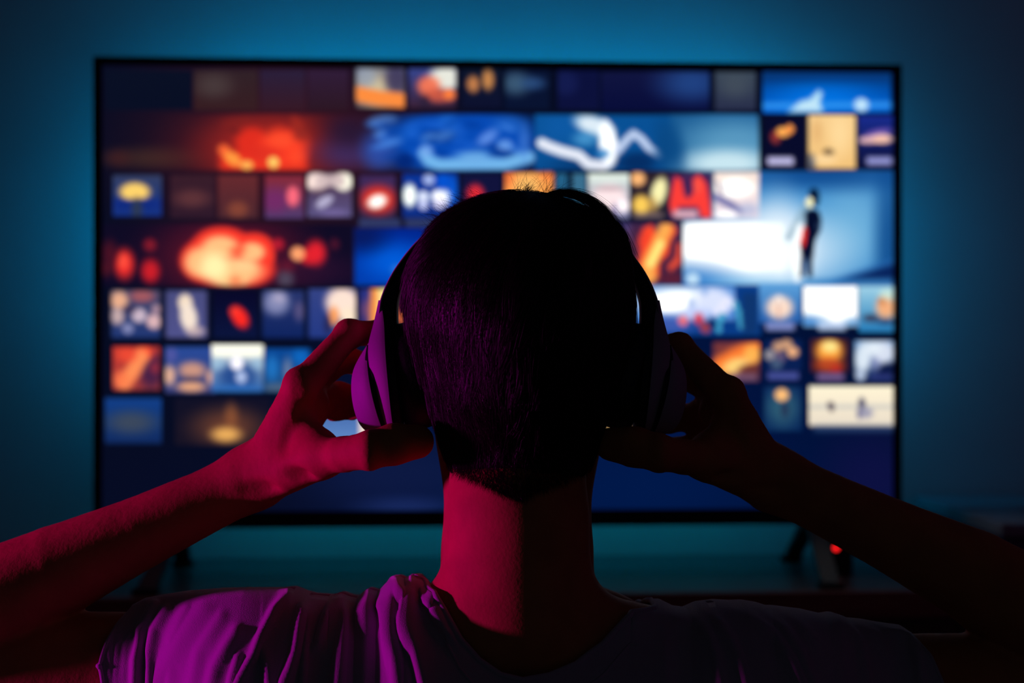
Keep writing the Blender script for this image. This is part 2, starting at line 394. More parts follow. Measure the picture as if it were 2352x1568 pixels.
tile(1538, 398, 1636, 502, (110, 46, 88), (96, 52, 90)); rect(1538, 398, 1636, 502, (58, 38, 84), .8); poly([(1546, 424), (1553, 404), (1566, 412), (1573, 448), (1582, 456), (1594, 440), (1592, 412), (1606, 400), (1624, 420), (1632, 468), (1636, 500), (1612, 500), (1604, 474), (1562, 474), (1546, 494), (1538, 470)], (250, 66, 60), 1, 7); blob(1604, 425, 10, 20, (255, 90, 76), .8, .7); rect(1548, 482, 1604, 500, (234, 186, 196), .9, 10); clip()
tile(1641, 394, 1744, 500, (252, 226, 212), (226, 214, 226)); blob(1690, 430, 46, 24, (255, 252, 246), 1, .5); line([(1652, 420), (1660, 440)], 4, (150, 130, 150), .7, .6); line([(1645, 452), (1680, 470), (1700, 484)], 9, (112, 112, 166), .9, .6); blob(1720, 480, 26, 16, (170, 180, 214), .7, .8); blob(1670, 492, 30, 10, (250, 246, 246), .9, .6); clip()
# row 4
tile(236, 514, 812, 656, (20, 16, 40), (22, 16, 42))
blob(525, 590, 170, 100, (110, 26, 44), .9, .9); blob(700, 620, 120, 40, (50, 22, 50), .7, .9)
for b_ in ((508, 562, 66, 42), (470, 598, 58, 50), (540, 618, 92, 44), (582, 572, 48, 38), (600, 590, 30, 26)): blob(*b_, (255, 62, 48), 1, .22)
for b_ in ((505, 568, 44, 28), (462, 602, 40, 36), (535, 622, 70, 32), (578, 578, 30, 22), (530, 640, 40, 18)): blob(*b_, (255, 196, 134), .95, .42)
blob(545, 574, 22, 10, (255, 92, 62), .8, .7); blob(492, 612, 34, 34, (255, 238, 172), 1, .7); blob(560, 610, 30, 14, (255, 206, 146), .8, .7); blob(540, 645, 16, 14, (255, 110, 70), .6, .7)
blob(284, 606, 24, 36, (236, 50, 48), .95, .6); blob(282, 600, 12, 18, (255, 84, 66), .9, .6); blob(344, 622, 22, 28, (206, 36, 46), .95, .6); blob(343, 562, 15, 15, (140, 32, 48), .9, .6); blob(250, 580, 20, 30, (88, 24, 40), .8, .8); blob(243, 616, 16, 20, (90, 26, 40), .8, .8)
blob(725, 580, 24, 30, (232, 40, 52), .95, .6); blob(706, 588, 20, 20, (222, 40, 50), .9, .6); blob(683, 582, 17, 17, (255, 160, 108), 1, .35); blob(638, 560, 14, 14, (190, 34, 54), .9, .6); blob(768, 560, 12, 14, (88, 26, 48), .8, .7); blob(655, 640, 20, 22, (86, 82, 100), .8, .7); blob(660, 610, 20, 16, (120, 30, 50), .6, .8)
clip()
tile(814, 524, 1010, 654, (6, 42, 140), (4, 64, 170)); blob(905, 600, 80, 46, (0, 96, 214), .9, .9); blob(830, 540, 60, 40, (14, 28, 88), .8, .9); blob(910, 618, 14, 12, (90, 140, 220), .5, .8); clip()
tile(1420, 512, 1566, 652, (70, 62, 112), (90, 44, 70)); blob(1470, 600, 44, 70, (140, 80, 92), .7, .9); rect(1450, 512, 1566, 652, (66, 34, 62), .8, 10); poly([(1478, 524), (1498, 514), (1510, 538), (1526, 514), (1548, 516), (1556, 530), (1542, 552), (1536, 584), (1516, 602), (1514, 636), (1478, 646), (1464, 614), (1474, 566)], (248, 78, 46), 1, 8); poly([(1556, 556), (1566, 560), (1564, 604), (1540, 624), (1534, 612), (1552, 590)], (230, 80, 58), .95, 8); line([(1530, 525), (1505, 575), (1490, 610), (1492, 635)], 16, (255, 170, 84), 1, .6); line([(1518, 560), (1495, 605)], 9, (255, 232, 130), 1, .7); blob(1480, 550, 14, 26, (240, 70, 48), .9, .6, 15); blob(1545, 640, 30, 14, (96, 36, 54), .8, .8); clip()
# row 5
tile(255, 666, 367, 776, (78, 74, 104), (36, 58, 116)); blob(272, 690, 22, 22, (236, 176, 140), .95, .5); blob(325, 680, 30, 14, (170, 92, 96), .9, .6); blob(268, 726, 16, 20, (206, 176, 172), .9, .5); blob(318, 724, 18, 17, (206, 184, 198), .95, .4); blob(352, 738, 18, 18, (222, 180, 182), .95, .4); blob(292, 754, 14, 13, (130, 134, 176), .95, .4); blob(296, 710, 16, 12, (60, 50, 80), .7, .6); blob(358, 710, 12, 12, (190, 150, 160), .8, .5); clip()
tile(380, 668, 474, 776, (76, 78, 126), (82, 84, 138)); blob(424, 694, 17, 20, (238, 216, 192), 1, .4); blob(432, 728, 20, 36, (240, 222, 206), 1, .4, -10); blob(448, 760, 22, 12, (206, 180, 176), .8, .6); clip()
tile(490, 668, 592, 776, (14, 13, 44), (16, 26, 64)); blob(550, 728, 18, 28, (255, 46, 40), 1, .45, -30); blob(538, 715, 12, 12, (246, 60, 50), .9, .5); clip()
tile(602, 668, 697, 776, (44, 56, 108), (20, 40, 96)); blob(634, 694, 32, 30, (136, 140, 180), .95, .6); blob(640, 684, 16, 12, (176, 168, 196), .8, .7); blob(686, 714, 12, 24, (100, 90, 130), .8, .7); clip()
tile(708, 664, 816, 776, (56, 70, 132), (40, 60, 130)); blob(786, 694, 40, 36, (255, 222, 206), 1, .4); blob(800, 726, 22, 22, (255, 226, 200), 1, .5); blob(766, 726, 13, 24, (246, 160, 100), 1, .5); blob(752, 745, 10, 24, (40, 40, 80), .8, .6); clip()
tile(826, 664, 900, 776, (44, 54, 130), (60, 50, 110)); blob(845, 710, 16, 24, (130, 80, 110), .8, .8); line([(866, 660), (862, 776)], 14, (255, 150, 72), 1, .6); rect(868, 660, 910, 776, (255, 226, 150), 1, 8); clip()
rect(1430, 654, 1748, 770, (14, 62, 132))
clip(1440, 656, 1720, 766); rect(1440, 655, 1690, 735, (88, 140, 208)); blob(1560, 690, 100, 34, (246, 250, 255), 1, .6); blob(1530, 700, 50, 18, (255, 255, 255), 1, .6); blob(1640, 690, 44, 30, (214, 222, 250), 1, .5); blob(1540, 745, 60, 22, (70, 96, 176), .9, .7); blob(1620, 668, 8, 10, (120, 160, 220), .7, .6); blob(1590, 700, 10, 18, (150, 176, 226), .7, .7); blob(1600, 720, 40, 16, (196, 206, 246), .9, .6)
for x_, y_ in ((1648, 716), (1660, 700), (1672, 690), (1684, 700), (1666, 712)): blob(x_, y_, 9, 9, (226, 226, 248), 1, .4)
for x_, y_ in ((1692, 700), (1698, 716), (1701, 732), (1704, 748), (1654, 738), (1652, 756), (1660, 726)): blob(x_, y_, 8, 9, (70, 160, 196), 1, .4)
blob(1570, 736, 12, 12, (232, 116, 128), 1, .4); blob(1606, 732, 12, 14, (206, 70, 92), 1, .5); blob(1622, 752, 14, 13, (176, 66, 72), .9, .5); blob(1636, 742, 10, 14, (16, 46, 96), .9, .6); clip()
rect(1706, 672, 1742, 766, (20, 56, 108), .9, 10)
tile(1744, 650, 1842, 742, (96, 160, 214), (40, 92, 164)); blob(1792, 706, 32, 28, (250, 216, 196), 1, .5); blob(1790, 690, 10, 12, (255, 240, 230), .9, .6); line([(1790, 690), (1790, 730)], 3, (190, 140, 130), .6, .7); clip(); rect(1760, 740, 1826, 758, (140, 150, 206), .9, 8)
rect(1842, 640, 2053, 660, (60, 130, 190), .8, 14)
tile(1846, 656, 1972, 748, (255, 255, 255)); blob(1846, 748, 60, 26, (66, 132, 200), .95, .6); blob(1972, 750, 40, 22, (90, 150, 206), .9, .6); clip(); rect(1880, 740, 1944, 758, (186, 206, 236), .9, 8)
tile(1974, 656, 2055, 762, (160, 206, 226), (40, 120, 176)); blob(2036, 706, 24, 28, (236, 172, 126), 1, .5); blob(2028, 690, 10, 10, (200, 120, 70), .8, .5); blob(2040, 676, 20, 14, (214, 236, 214), .7, .7); blob(2002, 730, 20, 10, (60, 60, 84), .9, .6); blob(2036, 738, 24, 8, (40, 60, 100), .8, .7); clip()
# row 6
tile(258, 797, 366, 896, (196, 62, 52), (150, 60, 60)); blob(345, 850, 30, 46, (70, 36, 72), .95, .6); blob(330, 810, 20, 18, (250, 84, 56), 1, .5); blob(355, 845, 12, 14, (150, 50, 66), .8, .6); line([(322, 820), (305, 850), (284, 878)], 17, (255, 142, 88), 1, .6); blob(290, 815, 24, 18, (240, 80, 56), .8, .7); blob(275, 870, 20, 20, (250, 120, 76), .7, .7); clip()
tile(378, 797, 494, 902, (44, 76, 150), (60, 66, 120)); blob(392, 815, 14, 18, (90, 90, 160), .8, .7); blob(388, 862, 14, 24, (226, 174, 146), .95, .6); blob(440, 850, 34, 20, (206, 150, 128), .95, .6); blob(438, 888, 36, 12, (230, 166, 124), .95, .6); blob(484, 866, 12, 18, (216, 160, 134), .95, .6); blob(438, 870, 26, 7, (80, 66, 90), .8, .6); clip()
tile(486, 791, 603, 900, (255, 250, 232), (44, 96, 166)); rect(486, 791, 603, 818, (255, 252, 230), 1, 8); blob(545, 862, 50, 34, (34, 70, 136), .9, .6); blob(543, 834, 16, 17, (240, 236, 244), 1, .4); blob(553, 866, 14, 16, (170, 186, 224), 1, .5); blob(545, 895, 60, 12, (50, 108, 180), .9, .7); blob(500, 835, 16, 14, (150, 186, 214), .8, .7); blob(590, 835, 14, 14, (150, 186, 214), .8, .7); clip()
tile(606, 800, 712, 900, (14, 72, 146), (40, 84, 130)); blob(624, 845, 16, 30, (36, 116, 190), .9, .7); blob(660, 850, 10, 30, (120, 130, 160), .8, .7); blob(690, 820, 20, 20, (20, 110, 196), .8, .8); blob(640, 890, 40, 10, (96, 104, 120), .7, .8); clip()
tile(1640, 786, 1746, 876, (126, 60, 60), (70, 40, 60)); line([(1640, 850), (1690, 822), (1738, 800)], 22, (255, 126, 54), 1, .6); blob(1728, 815, 20, 22, (255, 176, 84), 1, .5); blob(1690, 840, 34, 18, (255, 206, 120), 1, .6, -20); blob(1722, 848, 26, 11, (110, 56, 50), .9, .6); rect(1680, 858, 1740, 874, (150, 120, 150), .5, 10); clip()
tile(1758, 780, 1842, 850, (14, 36, 84)); 
for x_, y_, c_ in ((1789, 796, (200, 152, 120)), (1808, 790, (206, 156, 120)), (1822, 808, (240, 176, 128)), (1770, 815, (150, 144, 150)), (1793, 820, (100, 84, 116)), (1785, 836, (70, 90, 120))): blob(x_, y_, 14, 13, c_, .95, .35)
clip(); rect(1764, 854, 1836, 872, (78, 86, 156), .9, 8)
tile(1864, 780, 1950, 856, (70, 36, 40), (60, 30, 40)); blob(1906, 806, 32, 30, (255, 164, 66), 1, .5); blob(1908, 796, 20, 14, (255, 226, 140), 1, .6); blob(1905, 838, 34, 18, (186, 74, 40), .9, .6); blob(1922, 846, 14, 10, (190, 50, 40), .8, .6); clip(); rect(1878, 857, 1940, 874, (126, 96, 140), .9, 8)
tile(1964, 782, 2056, 878, (110, 150, 196), (16, 32, 74)); blob(1985, 820, 20, 40, (214, 226, 238), 1, .5, 8); blob(2030, 810, 28, 30, (210, 218, 234), 1, .5); blob(2008, 800, 20, 16, (220, 230, 240), 1, .5); blob(1978, 862, 12, 14, (186, 200, 222), .9, .5); blob(2038, 850, 26, 18, (14, 26, 66), .95, .6, -20); blob(2012, 836, 12, 16, (140, 146, 190), .7, .7); clip(); rect(2000, 858, 2050, 872, (56, 64, 130), .7, 8)
# row 7
tile(240, 914, 370, 1018, (24, 66, 134), (22, 46, 96)); blob(300, 970, 60, 28, (66, 76, 92), .9, .8); clip()
tile(400, 914, 620, 1022, (22, 22, 42), (28, 24, 40)); blob(520, 980, 80, 44, (110, 66, 50), .9, .9); blob(530, 955, 16, 30, (150, 90, 56), .7, .8); blob(518, 998, 36, 18, (226, 168, 92), 1, .7); clip()
tile(700, 914, 828, 1010, (60, 92, 156), (96, 134, 190)); rect(826, 914, 880, 1010, (252, 222, 206), 1, 5); clip()
rect(826, 914, 880, 1010, (252, 222, 206), 1, 6)
tile(1756, 888, 1842, 990, (16, 44, 90), (16, 46, 90)); blob(1798, 935, 40, 46, (52, 96, 116), .9, .8); blob(1797, 907, 16, 15, (255, 186, 120), 1, .3); blob(1804, 940, 10, 20, (40, 50, 80), .8, .6); clip()
tile(1860, 886, 2058, 978, (250, 238, 208), (226, 214, 196)); line([(1860, 934), (2058, 934)], 5, (190, 190, 186), .7, .7); blob(1911, 934, 8, 12, (90, 80, 90), .9, .5); blob(1905, 928, 5, 5, (70, 60, 80), .8, .5); blob(1981, 926, 9, 14, (70, 70, 100), .9, .5); blob(1990, 948, 18, 14, (140, 140, 170), .8, .6); blob(1975, 950, 6, 14, (100, 100, 140), .8, .6); clip()
rect(1870, 976, 2056, 992, (70, 100, 140), .5, 12)

# tiles behind the head, in the same manner as their neighbours
for (y0, y1, xs_) in ((524, 650, (1018, 1160, 1300)), (666, 774, (912, 1022, 1130, 1240, 1350)), (797, 896, (905, 1015, 1125, 1235, 1345)), (914, 1012, (1050, 1195, 1340))):
    for a_, b_ in zip(xs_, list(xs_[1:]) + [xs_[-1] + (xs_[1] - xs_[0])]):
        pal = [((30, 44, 96), (120, 140, 190)), ((70, 34, 50), (240, 120, 70)), ((20, 60, 120), (190, 214, 236)), ((44, 36, 48), (244, 196, 110)), ((24, 26, 60), (206, 60, 66))][prng.integers(5)]
        tile(a_, y0, b_ - 12, y1, pal[0], tuple(int(v_ * .7) for v_ in pal[0]))
        for _ in range(4):
            blob(prng.uniform(a_ + 20, b_ - 30), prng.uniform(y0 + 20, y1 - 20), prng.uniform(10, 34), prng.uniform(8, 26), pal[1], prng.uniform(.5, 1), .5, prng.uniform(-40, 40))
        clip()
IMG = IMG + (IMG - 110.0) * 0.07 * (IMG.max(-1, keepdims=True) > 24)
c = np.clip(IMG, 0, 255) / 255.0
LIN = np.where(c <= 0.04045, c / 12.92, ((c + 0.055) / 1.055) ** 2.4)
LIN = LIN * (1 + 0.25 * sstep(0.75, 1.0, LIN.min(-1)))[..., None]
sx = SX0 + (SX1 - SX0) * uu
sz = SZ1 - (SZ1 - SZ0) * vv
sv = np.stack([sx, np.full_like(sx, 0.004), sz], -1).reshape(-1, 3)
ii = np.arange(NU * NV).reshape(NV, NU)
sf = np.stack([ii[:-1, :-1], ii[1:, :-1], ii[1:, 1:], ii[:-1, 1:]], -1).reshape(-1, 4)
me = mesh_np('screen', sv, sf)
ca = me.color_attributes.new('picture', 'FLOAT_COLOR', 'POINT')
ca.data.foreach_set('color', np.concatenate([LIN.reshape(-1, 3), np.ones((NU * NV, 1))], 1).astype(np.float32).ravel())
M_screen = bpy.data.materials.new('screen_picture')
M_screen.use_nodes = True
nt = M_screen.node_tree
bs = nt.nodes['Principled BSDF']
bs.inputs['Base Color'].default_value = (0.004, 0.004, 0.005, 1)
bs.inputs['Roughness'].default_value = 0.35
at = nt.nodes.new('ShaderNodeAttribute')
at.attribute_name = 'picture'
nt.links.new(at.outputs['Color'], bs.inputs['Emission Color'])
bs.inputs['Emission Strength'].default_value = SCREEN_GAIN
scr = link('screen', me, M_screen, tv)
scr['label'] = 'glowing screen with rows of film thumbnails'

# LED strips stuck to the television's back
def led(x0, x1, z0, z1, col, st):
    m = material('led_strip', (0.02, 0.02, 0.02), 0.5, 0.2, emit=col, strength=st)
    return box('led_strip', x0, x1, 0.066, 0.070, z0, z1, m, tv, 0.0)
led(TX0 + 0.16, TX1 - 0.16, TZ1 - 0.128, TZ1 - 0.116, LED_TEAL, LED_TOP * 10)
led(TX0 + 0.116, TX0 + 0.128, TZ0 + 0.30, TZ1 - 0.14, LED_TEAL, LED_SIDE * 10)
led(TX1 - 0.128, TX1 - 0.116, TZ0 + 0.30, TZ1 - 0.14, LED_TEAL, LED_SIDE * 10)
led(TX0 + 0.20, TX1 - 0.20, TZ0 + 0.116, TZ0 + 0.128, LED_GREEN, LED_BOTTOM * 10)

# feet
def bar(bm, a, b, wx, t):
    a, b = Vector(a), Vector(b)
    d = (b - a).normalized()
    x = Vector((1, 0, 0))
    n = d.cross(x).normalized()
    x = n.cross(d).normalized()
    vs_ = []
    for p in (a, b):
        for sx_, sn in ((-1, -1), (1, -1), (1, 1), (-1, 1)):
            vs_.append(bm.verts.new(p + x * wx * sx_ / 2 + n * t * sn / 2))
    for f in ((0, 1, 2, 3), (7, 6, 5, 4), (0, 4, 5, 1), (1, 5, 6, 2), (2, 6, 7, 3), (3, 7, 4, 0)):
        bm.faces.new([vs_[i] for i in f])
CON_Z = 0.37
for s, fx, sp in ((-1, -0.594, 0.022), (1, 0.549, -0.014)):
    bm = bmesh.new()
    bar(bm, (fx, 0.012, TZ0 + 0.012), (fx + s * sp, -0.155, CON_Z + 0.007), 0.030, 0.012)
    bar(bm, (fx, 0.018, TZ0 + 0.012), (fx + s * sp * 0.6, 0.135, CON_Z + 0.007), 0.030, 0.012)
    box_bm(bm, fx + s * sp - 0.022, fx + s * sp + 0.022, -0.172, -0.140, CON_Z + 0.0005, CON_Z + 0.012, 0.003)
    box_bm(bm, fx + s * sp * 0.6 - 0.02, fx + s * sp * 0.6 + 0.02, 0.125, 0.15, CON_Z + 0.0005, CON_Z + 0.012, 0.003)
    bmesh.ops.recalc_face_normals(bm, faces=bm.faces)
    from_bm('foot', bm, M_foot, tv)

# ------------------------------------------------------------------ media console
con = empty('media_console', TV_C, ROOM_YAW)
tag(con, 'low reddish brown wooden media console under the television', 'console')
CX0, CX1, CY0, CY1 = -1.05, 0.80, -0.195, 0.236
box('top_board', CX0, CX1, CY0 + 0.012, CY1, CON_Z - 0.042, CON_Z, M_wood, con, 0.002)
box('front_edge', CX0, CX1, CY0, CY0 + 0.0118, CON_Z - 0.044, CON_Z + 0.001, M_edge, con, 0.002)['label'] = 'wooden front edge of the top board, reddened as if by magenta light'
box('side_panel', CX0 + 0.02, CX0 + 0.045, CY0 + 0.03, CY1 - 0.01, 0.06, CON_Z - 0.042, M_wood2, con)
box('side_panel', CX1 - 0.045, CX1 - 0.02, CY0 + 0.03, CY1 - 0.01, 0.06, CON_Z - 0.042, M_wood2, con)
box('bottom_board', CX0 + 0.045, CX1 - 0.045, CY0 + 0.03, CY1 - 0.01, 0.06, 0.085, M_wood2, con)
box('back_panel', CX0 + 0.045, CX1 - 0.045, CY1 - 0.022, CY1 - 0.010, 0.085, CON_Z - 0.042, M_wood2, con)
nD = 3
for k in range(nD):
    a = CX0 + 0.047 + (CX1 - CX0 - 0.094) * k / nD
    b = CX0 + 0.047 + (CX1 - CX0 - 0.094) * (k + 1) / nD
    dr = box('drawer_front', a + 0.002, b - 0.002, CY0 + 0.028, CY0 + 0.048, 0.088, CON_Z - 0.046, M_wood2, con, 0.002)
    box('handle', (a + b) / 2 - 0.06, (a + b) / 2 + 0.06, CY0 + 0.012, CY0 + 0.028, CON_Z - 0.085, CON_Z - 0.077, M_steel, dr, 0.002)
for lx in (CX0 + 0.06, CX1 - 0.09):
    for ly in (CY0 + 0.05, CY1 - 0.06):
        box('leg', lx, lx + 0.03, ly, ly + 0.03, 0.0, 0.06, M_wood2, con)

# side cabinet at the right
cab = empty('side_cabinet', TV_C, ROOM_YAW)
tag(cab, 'dark side cabinet against the wall right of the television, tinted purple as if by magenta light', 'cabinet')
KZ = 0.483
box('top_board', 0.815, 1.60, -0.20, 0.24, KZ - 0.022, KZ, M_cabtop, cab, 0.003)
box('body', 0.825, 1.59, -0.185, 0.238, 0.03, KZ - 0.022, M_purple, cab, 0.002)
for a, b in ((0.83, 1.205), (1.21, 1.585)):
    dr = box('door', a, b, -0.20, -0.185, 0.04, KZ - 0.028, M_purple, cab, 0.002)
    bm = bmesh.new()
    bmesh.ops.create_uvsphere(bm, u_segments=12, v_segments=8, radius=0.012)
    bmesh.ops.translate(bm, verts=bm.verts, vec=(b - 0.04 if a < 1 else a + 0.04, -0.212, 0.30))
    from_bm('knob', bm, M_steel, dr, True)
for lx in (0.84, 1.54):
    for ly in (-0.17, 0.11):
        box('leg', lx, lx + 0.035, ly, ly + 0.035, 0.0, 0.03, M_purple, cab, 0.001)

# small hub with a red light
hub = empty('media_hub', TV_C, ROOM_YAW)
tag(hub, 'small black box with a red standby light beside the right television foot', 'electronic box')
bm = bmesh.new()
box_bm(bm, 0.572, 0.612, -0.03, 0.05, CON_Z + 0.0005, CON_Z + 0.068, 0.004)
from_bm('case', bm, M_black, hub)
bm = bmesh.new()
bmesh.ops.create_cone(bm, segments=16, radius1=0.0045, radius2=0.0045, depth=0.004, cap_ends=True)
bmesh.ops.rotate(bm, verts=bm.verts, matrix=Matrix.Rotation(math.pi / 2, 3, 'X'))
bmesh.ops.translate(bm, verts=bm.verts, vec=(0.5800, -0.031, CON_Z + 0.050))
li = from_bm('indicator_light', bm, M_ledred, hub)
li['label'] = 'red glowing standby light'

# ------------------------------------------------------------------ signed-distance modelling
def smin(a, b, k):
    if k <= 0: return np.minimum(a, b)
    h = np.clip(0.5 + 0.5 * (b - a) / k, 0, 1)
    return b * (1 - h) + a * h - k * h * (1 - h)

def rcone(a, b, r1, r2, flat=None):
    a, b = np.array(a, float), np.array(b, float)
    return ('c', a, b, r1, r2, flat)
def ell(c_, r, rot=None):
    return ('e', np.array(c_, float), np.array(r, float), None if rot is None else np.array(rot))
def prim_bounds(p):
    if p[0] == 'c':
        r = max(p[3], p[4]) * (1.0 if p[5] is None else max(1.0, p[5][1]))
        return np.minimum(p[1], p[2]) - r, np.maximum(p[1], p[2]) + r
    r = p[2].max()
    return p[1] - r, p[1] + r
def prim_eval(p, X, Y, Z):
    if p[0] == 'c':
        _, a, b, r1, r2, flat = p
        dx, dy, dz = X - a[0], Y - a[1], Z - a[2]
        ba = b - a
        scl = 1.0
        if flat is not None:
            n, s = np.array(flat[0], float), flat[1]
            n /= np.linalg.norm(n)
            q = (dx * n[0] + dy * n[1] + dz * n[2]) * (1 - 1 / s)
            dx, dy, dz = dx - n[0] * q, dy - n[1] * q, dz - n[2] * q
            ba = ba - n * (ba @ n) * (1 - 1 / s)
        L2 = ba @ ba + 1e-12
        t = np.clip((dx * ba[0] + dy * ba[1] + dz * ba[2]) / L2, 0, 1)
        return np.sqrt((dx - t * ba[0]) ** 2 + (dy - t * ba[1]) ** 2 + (dz - t * ba[2]) ** 2) - (r1 + (r2 - r1) * t)
    _, c_, r, rot = p
    dx, dy, dz = X - c_[0], Y - c_[1], Z - c_[2]
    if rot is not None:
        dx, dy, dz = [rot[i][0] * dx + rot[i][1] * dy + rot[i][2] * dz for i in range(3)]
    k0 = np.sqrt((dx / r[0]) ** 2 + (dy / r[1]) ** 2 + (dz / r[2]) ** 2)
    k1 = np.sqrt((dx / r[0] ** 2) ** 2 + (dy / r[1] ** 2) ** 2 + (dz / r[2] ** 2) ** 2)
    return k0 * (k0 - 1.0) / np.maximum(k1, 1e-6)

def group_eval(prims, k, X, Y, Z):
    d = None
    for p in prims:
        e = prim_eval(p, X, Y, Z)
        d = e if d is None else smin(d, e, k)
    return d

class Field:
    def __init__(self, lo, hi, h):
        self.lo = np.array(lo, float); self.h = h
        self.n = np.ceil((np.array(hi) - self.lo) / h).astype(int) + 1
        self.F = np.full(self.n, 0.05, np.float32)
        self.ax = [self.lo[i] + h * np.arange(self.n[i]) for i in range(3)]
    def add(self, prims, k_in, k_out, op='union'):
        b = [prim_bounds(p) for p in prims]
        m = max(k_in, k_out) + 4 * self.h + 0.004
        lo = np.min([q[0] for q in b], 0) - m
        hi = np.max([q[1] for q in b], 0) + m
        i0 = np.clip(((lo - self.lo) / self.h).astype(int), 0, self.n)
        i1 = np.clip(((hi - self.lo) / self.h).astype(int) + 2, 0, self.n)
        if (i1 <= i0).any(): return
        sl = tuple(slice(i0[i], i1[i]) for i in range(3))
        X = self.ax[0][sl[0]][:, None, None].astype(np.float32)
        Y = self.ax[1][sl[1]][None, :, None].astype(np.float32)
        Z = self.ax[2][sl[2]][None, None, :].astype(np.float32)
        e = group_eval(prims, k_in, X, Y, Z)
        if op == 'union':
            self.F[sl] = smin(self.F[sl], e, k_out)
        else:
            self.F[sl] = -smin(-self.F[sl], e, k_out)
    def mesh(self):
        F = self.F
        ins = F < 0
        a = ins[:-1, :-1, :-1]
        s = np.zeros(a.shape, np.int8)
        for i in (0, 1):
            for j in (0, 1):
                for k in (0, 1):
                    s += ins[i:i + a.shape[0], j:j + a.shape[1], k:k + a.shape[2]]
        act = np.argwhere((s > 0) & (s < 8))
        idx = np.full(a.shape, -1, np.int32)
        idx[act[:, 0], act[:, 1], act[:, 2]] = np.arange(len(act))
        cor = [(i, j, k) for i in (0, 1) for j in (0, 1) for k in (0, 1)]
        val = np.stack([F[act[:, 0] + i, act[:, 1] + j, act[:, 2] + k] for i, j, k in cor], 1).astype(float)
        pos = np.zeros((len(act), 3)); cnt = np.zeros(len(act))
        cr = np.array(cor, float)
        for e0 in range(8):
            for e1 in range(e0 + 1, 8):
                if abs(cr[e0] - cr[e1]).sum() != 1: continue
                v0, v1 = val[:, e0], val[:, e1]
                x = (v0 < 0) != (v1 < 0)
                t = np.where(x, v0 / np.where(x, v0 - v1, 1), 0)
                pos += np.where(x[:, None], cr[e0] + t[:, None] * (cr[e1] - cr[e0]), 0)
                cnt += x
        V = self.lo + self.h * (act + pos / cnt[:, None])
        quads = []
        for ax in range(3):
            u, v = (ax + 1) % 3, (ax + 2) % 3
            sl0 = [slice(None)] * 3; sl1 = [slice(None)] * 3
            sl0[ax] = slice(0, -1); sl1[ax] = slice(1, None)
            A, B = ins[tuple(sl0)], ins[tuple(sl1)]
            e = np.argwhere(A != B)
            ok = (e[:, u] > 0) & (e[:, v] > 0) & (e[:, u] < self.n[u] - 1) & (e[:, v] < self.n[v] - 1)
            e = e[ok]
            flip = A[e[:, 0], e[:, 1], e[:, 2]]
            def cell(du, dv):
                q = e.copy(); q[:, u] += du; q[:, v] += dv
                return idx[q[:, 0], q[:, 1], q[:, 2]]
            q = np.stack([cell(-1, -1), cell(0, -1), cell(0, 0), cell(-1, 0)], 1)
            q[~flip] = q[~flip][:, ::-1]
            quads.append(q)
        Q = np.concatenate(quads)
        Q = Q[(Q >= 0).all(1)]
        return V, Q

def laplace(V, Q, it, f=0.5):
    E = np.concatenate([Q[:, [0, 1]], Q[:, [1, 2]], Q[:, [2, 3]], Q[:, [3, 0]]])
    n = len(V)
    deg = np.bincount(E[:, 0], minlength=n).astype(float)
    for _ in range(it):
        acc = np.stack([np.bincount(E[:, 0], V[E[:, 1], i], minlength=n) for i in range(3)], 1)
        V = V + f * (acc / np.maximum(deg, 1)[:, None] - V) * (deg > 0)[:, None]
    return V

# ------------------------------------------------------------------ the person: body
XC = (1192 - 1176.0) / FPX * 0.95
EYE_D = 0.955
def H(px, py, d): return P(px, py, d)

head = [
    ell(H(1194, 672, 0.952), (0.0690, 0.090, 0.062)),
    ell(H(1192, 760, 0.965), (0.067, 0.084, 0.073)),
    ell(H(1192, 905, 0.985), (0.060, 0.062, 0.075)),
    ell(H(1192, 1040, 1.000), (0.048, 0.050, 0.055)),
    ell(H(1192, 1130, 1.022), (0.026, 0.026, 0.020)),
]
face = [
    rcone(H(1192, 850, 1.050), H(1192, 960, 1.068), 0.008, 0.011),
    ell(H(1170, 968, 1.054), (0.008, 0.009, 0.007)), ell(H(1214, 968, 1.054), (0.008, 0.009, 0.007)),
    ell(H(1192, 1045, 1.050), (0.022, 0.009, 0.006)), ell(H(1192, 1065, 1.048), (0.019, 0.009, 0.006)),
    ell(H(1145, 815, 1.035), (0.020, 0.010, 0.006)), ell(H(1239, 815, 1.035), (0.020, 0.010, 0.006)),
]
ears = [ell(H(950, 880, 0.962), (0.008, 0.017, 0.030)), ell(H(1434, 880, 0.962), (0.008, 0.017, 0.030))]
neck = [
    rcone(H(1190, 1030, 0.934), H(1188, 1190, 0.921), 0.0435, 0.0460),
    rcone(H(1188, 1190, 0.921), H(1186, 1420, 0.913), 0.0460, 0.0500),
    rcone(H(1190, 1040, 0.966), H(1188, 1270, 0.958), 0.0490, 0.0505),
    rcone(H(1188, 1270, 0.958), H(1188, 1420, 0.950), 0.0505, 0.0520),
]
trap = [
    rcone(H(1085, 1462, 0.912), H(640, 1565, 0.930), 0.030, 0.040),
    rcone(H(1292, 1478, 0.912), H(1740, 1580, 0.930), 0.030, 0.040),
]
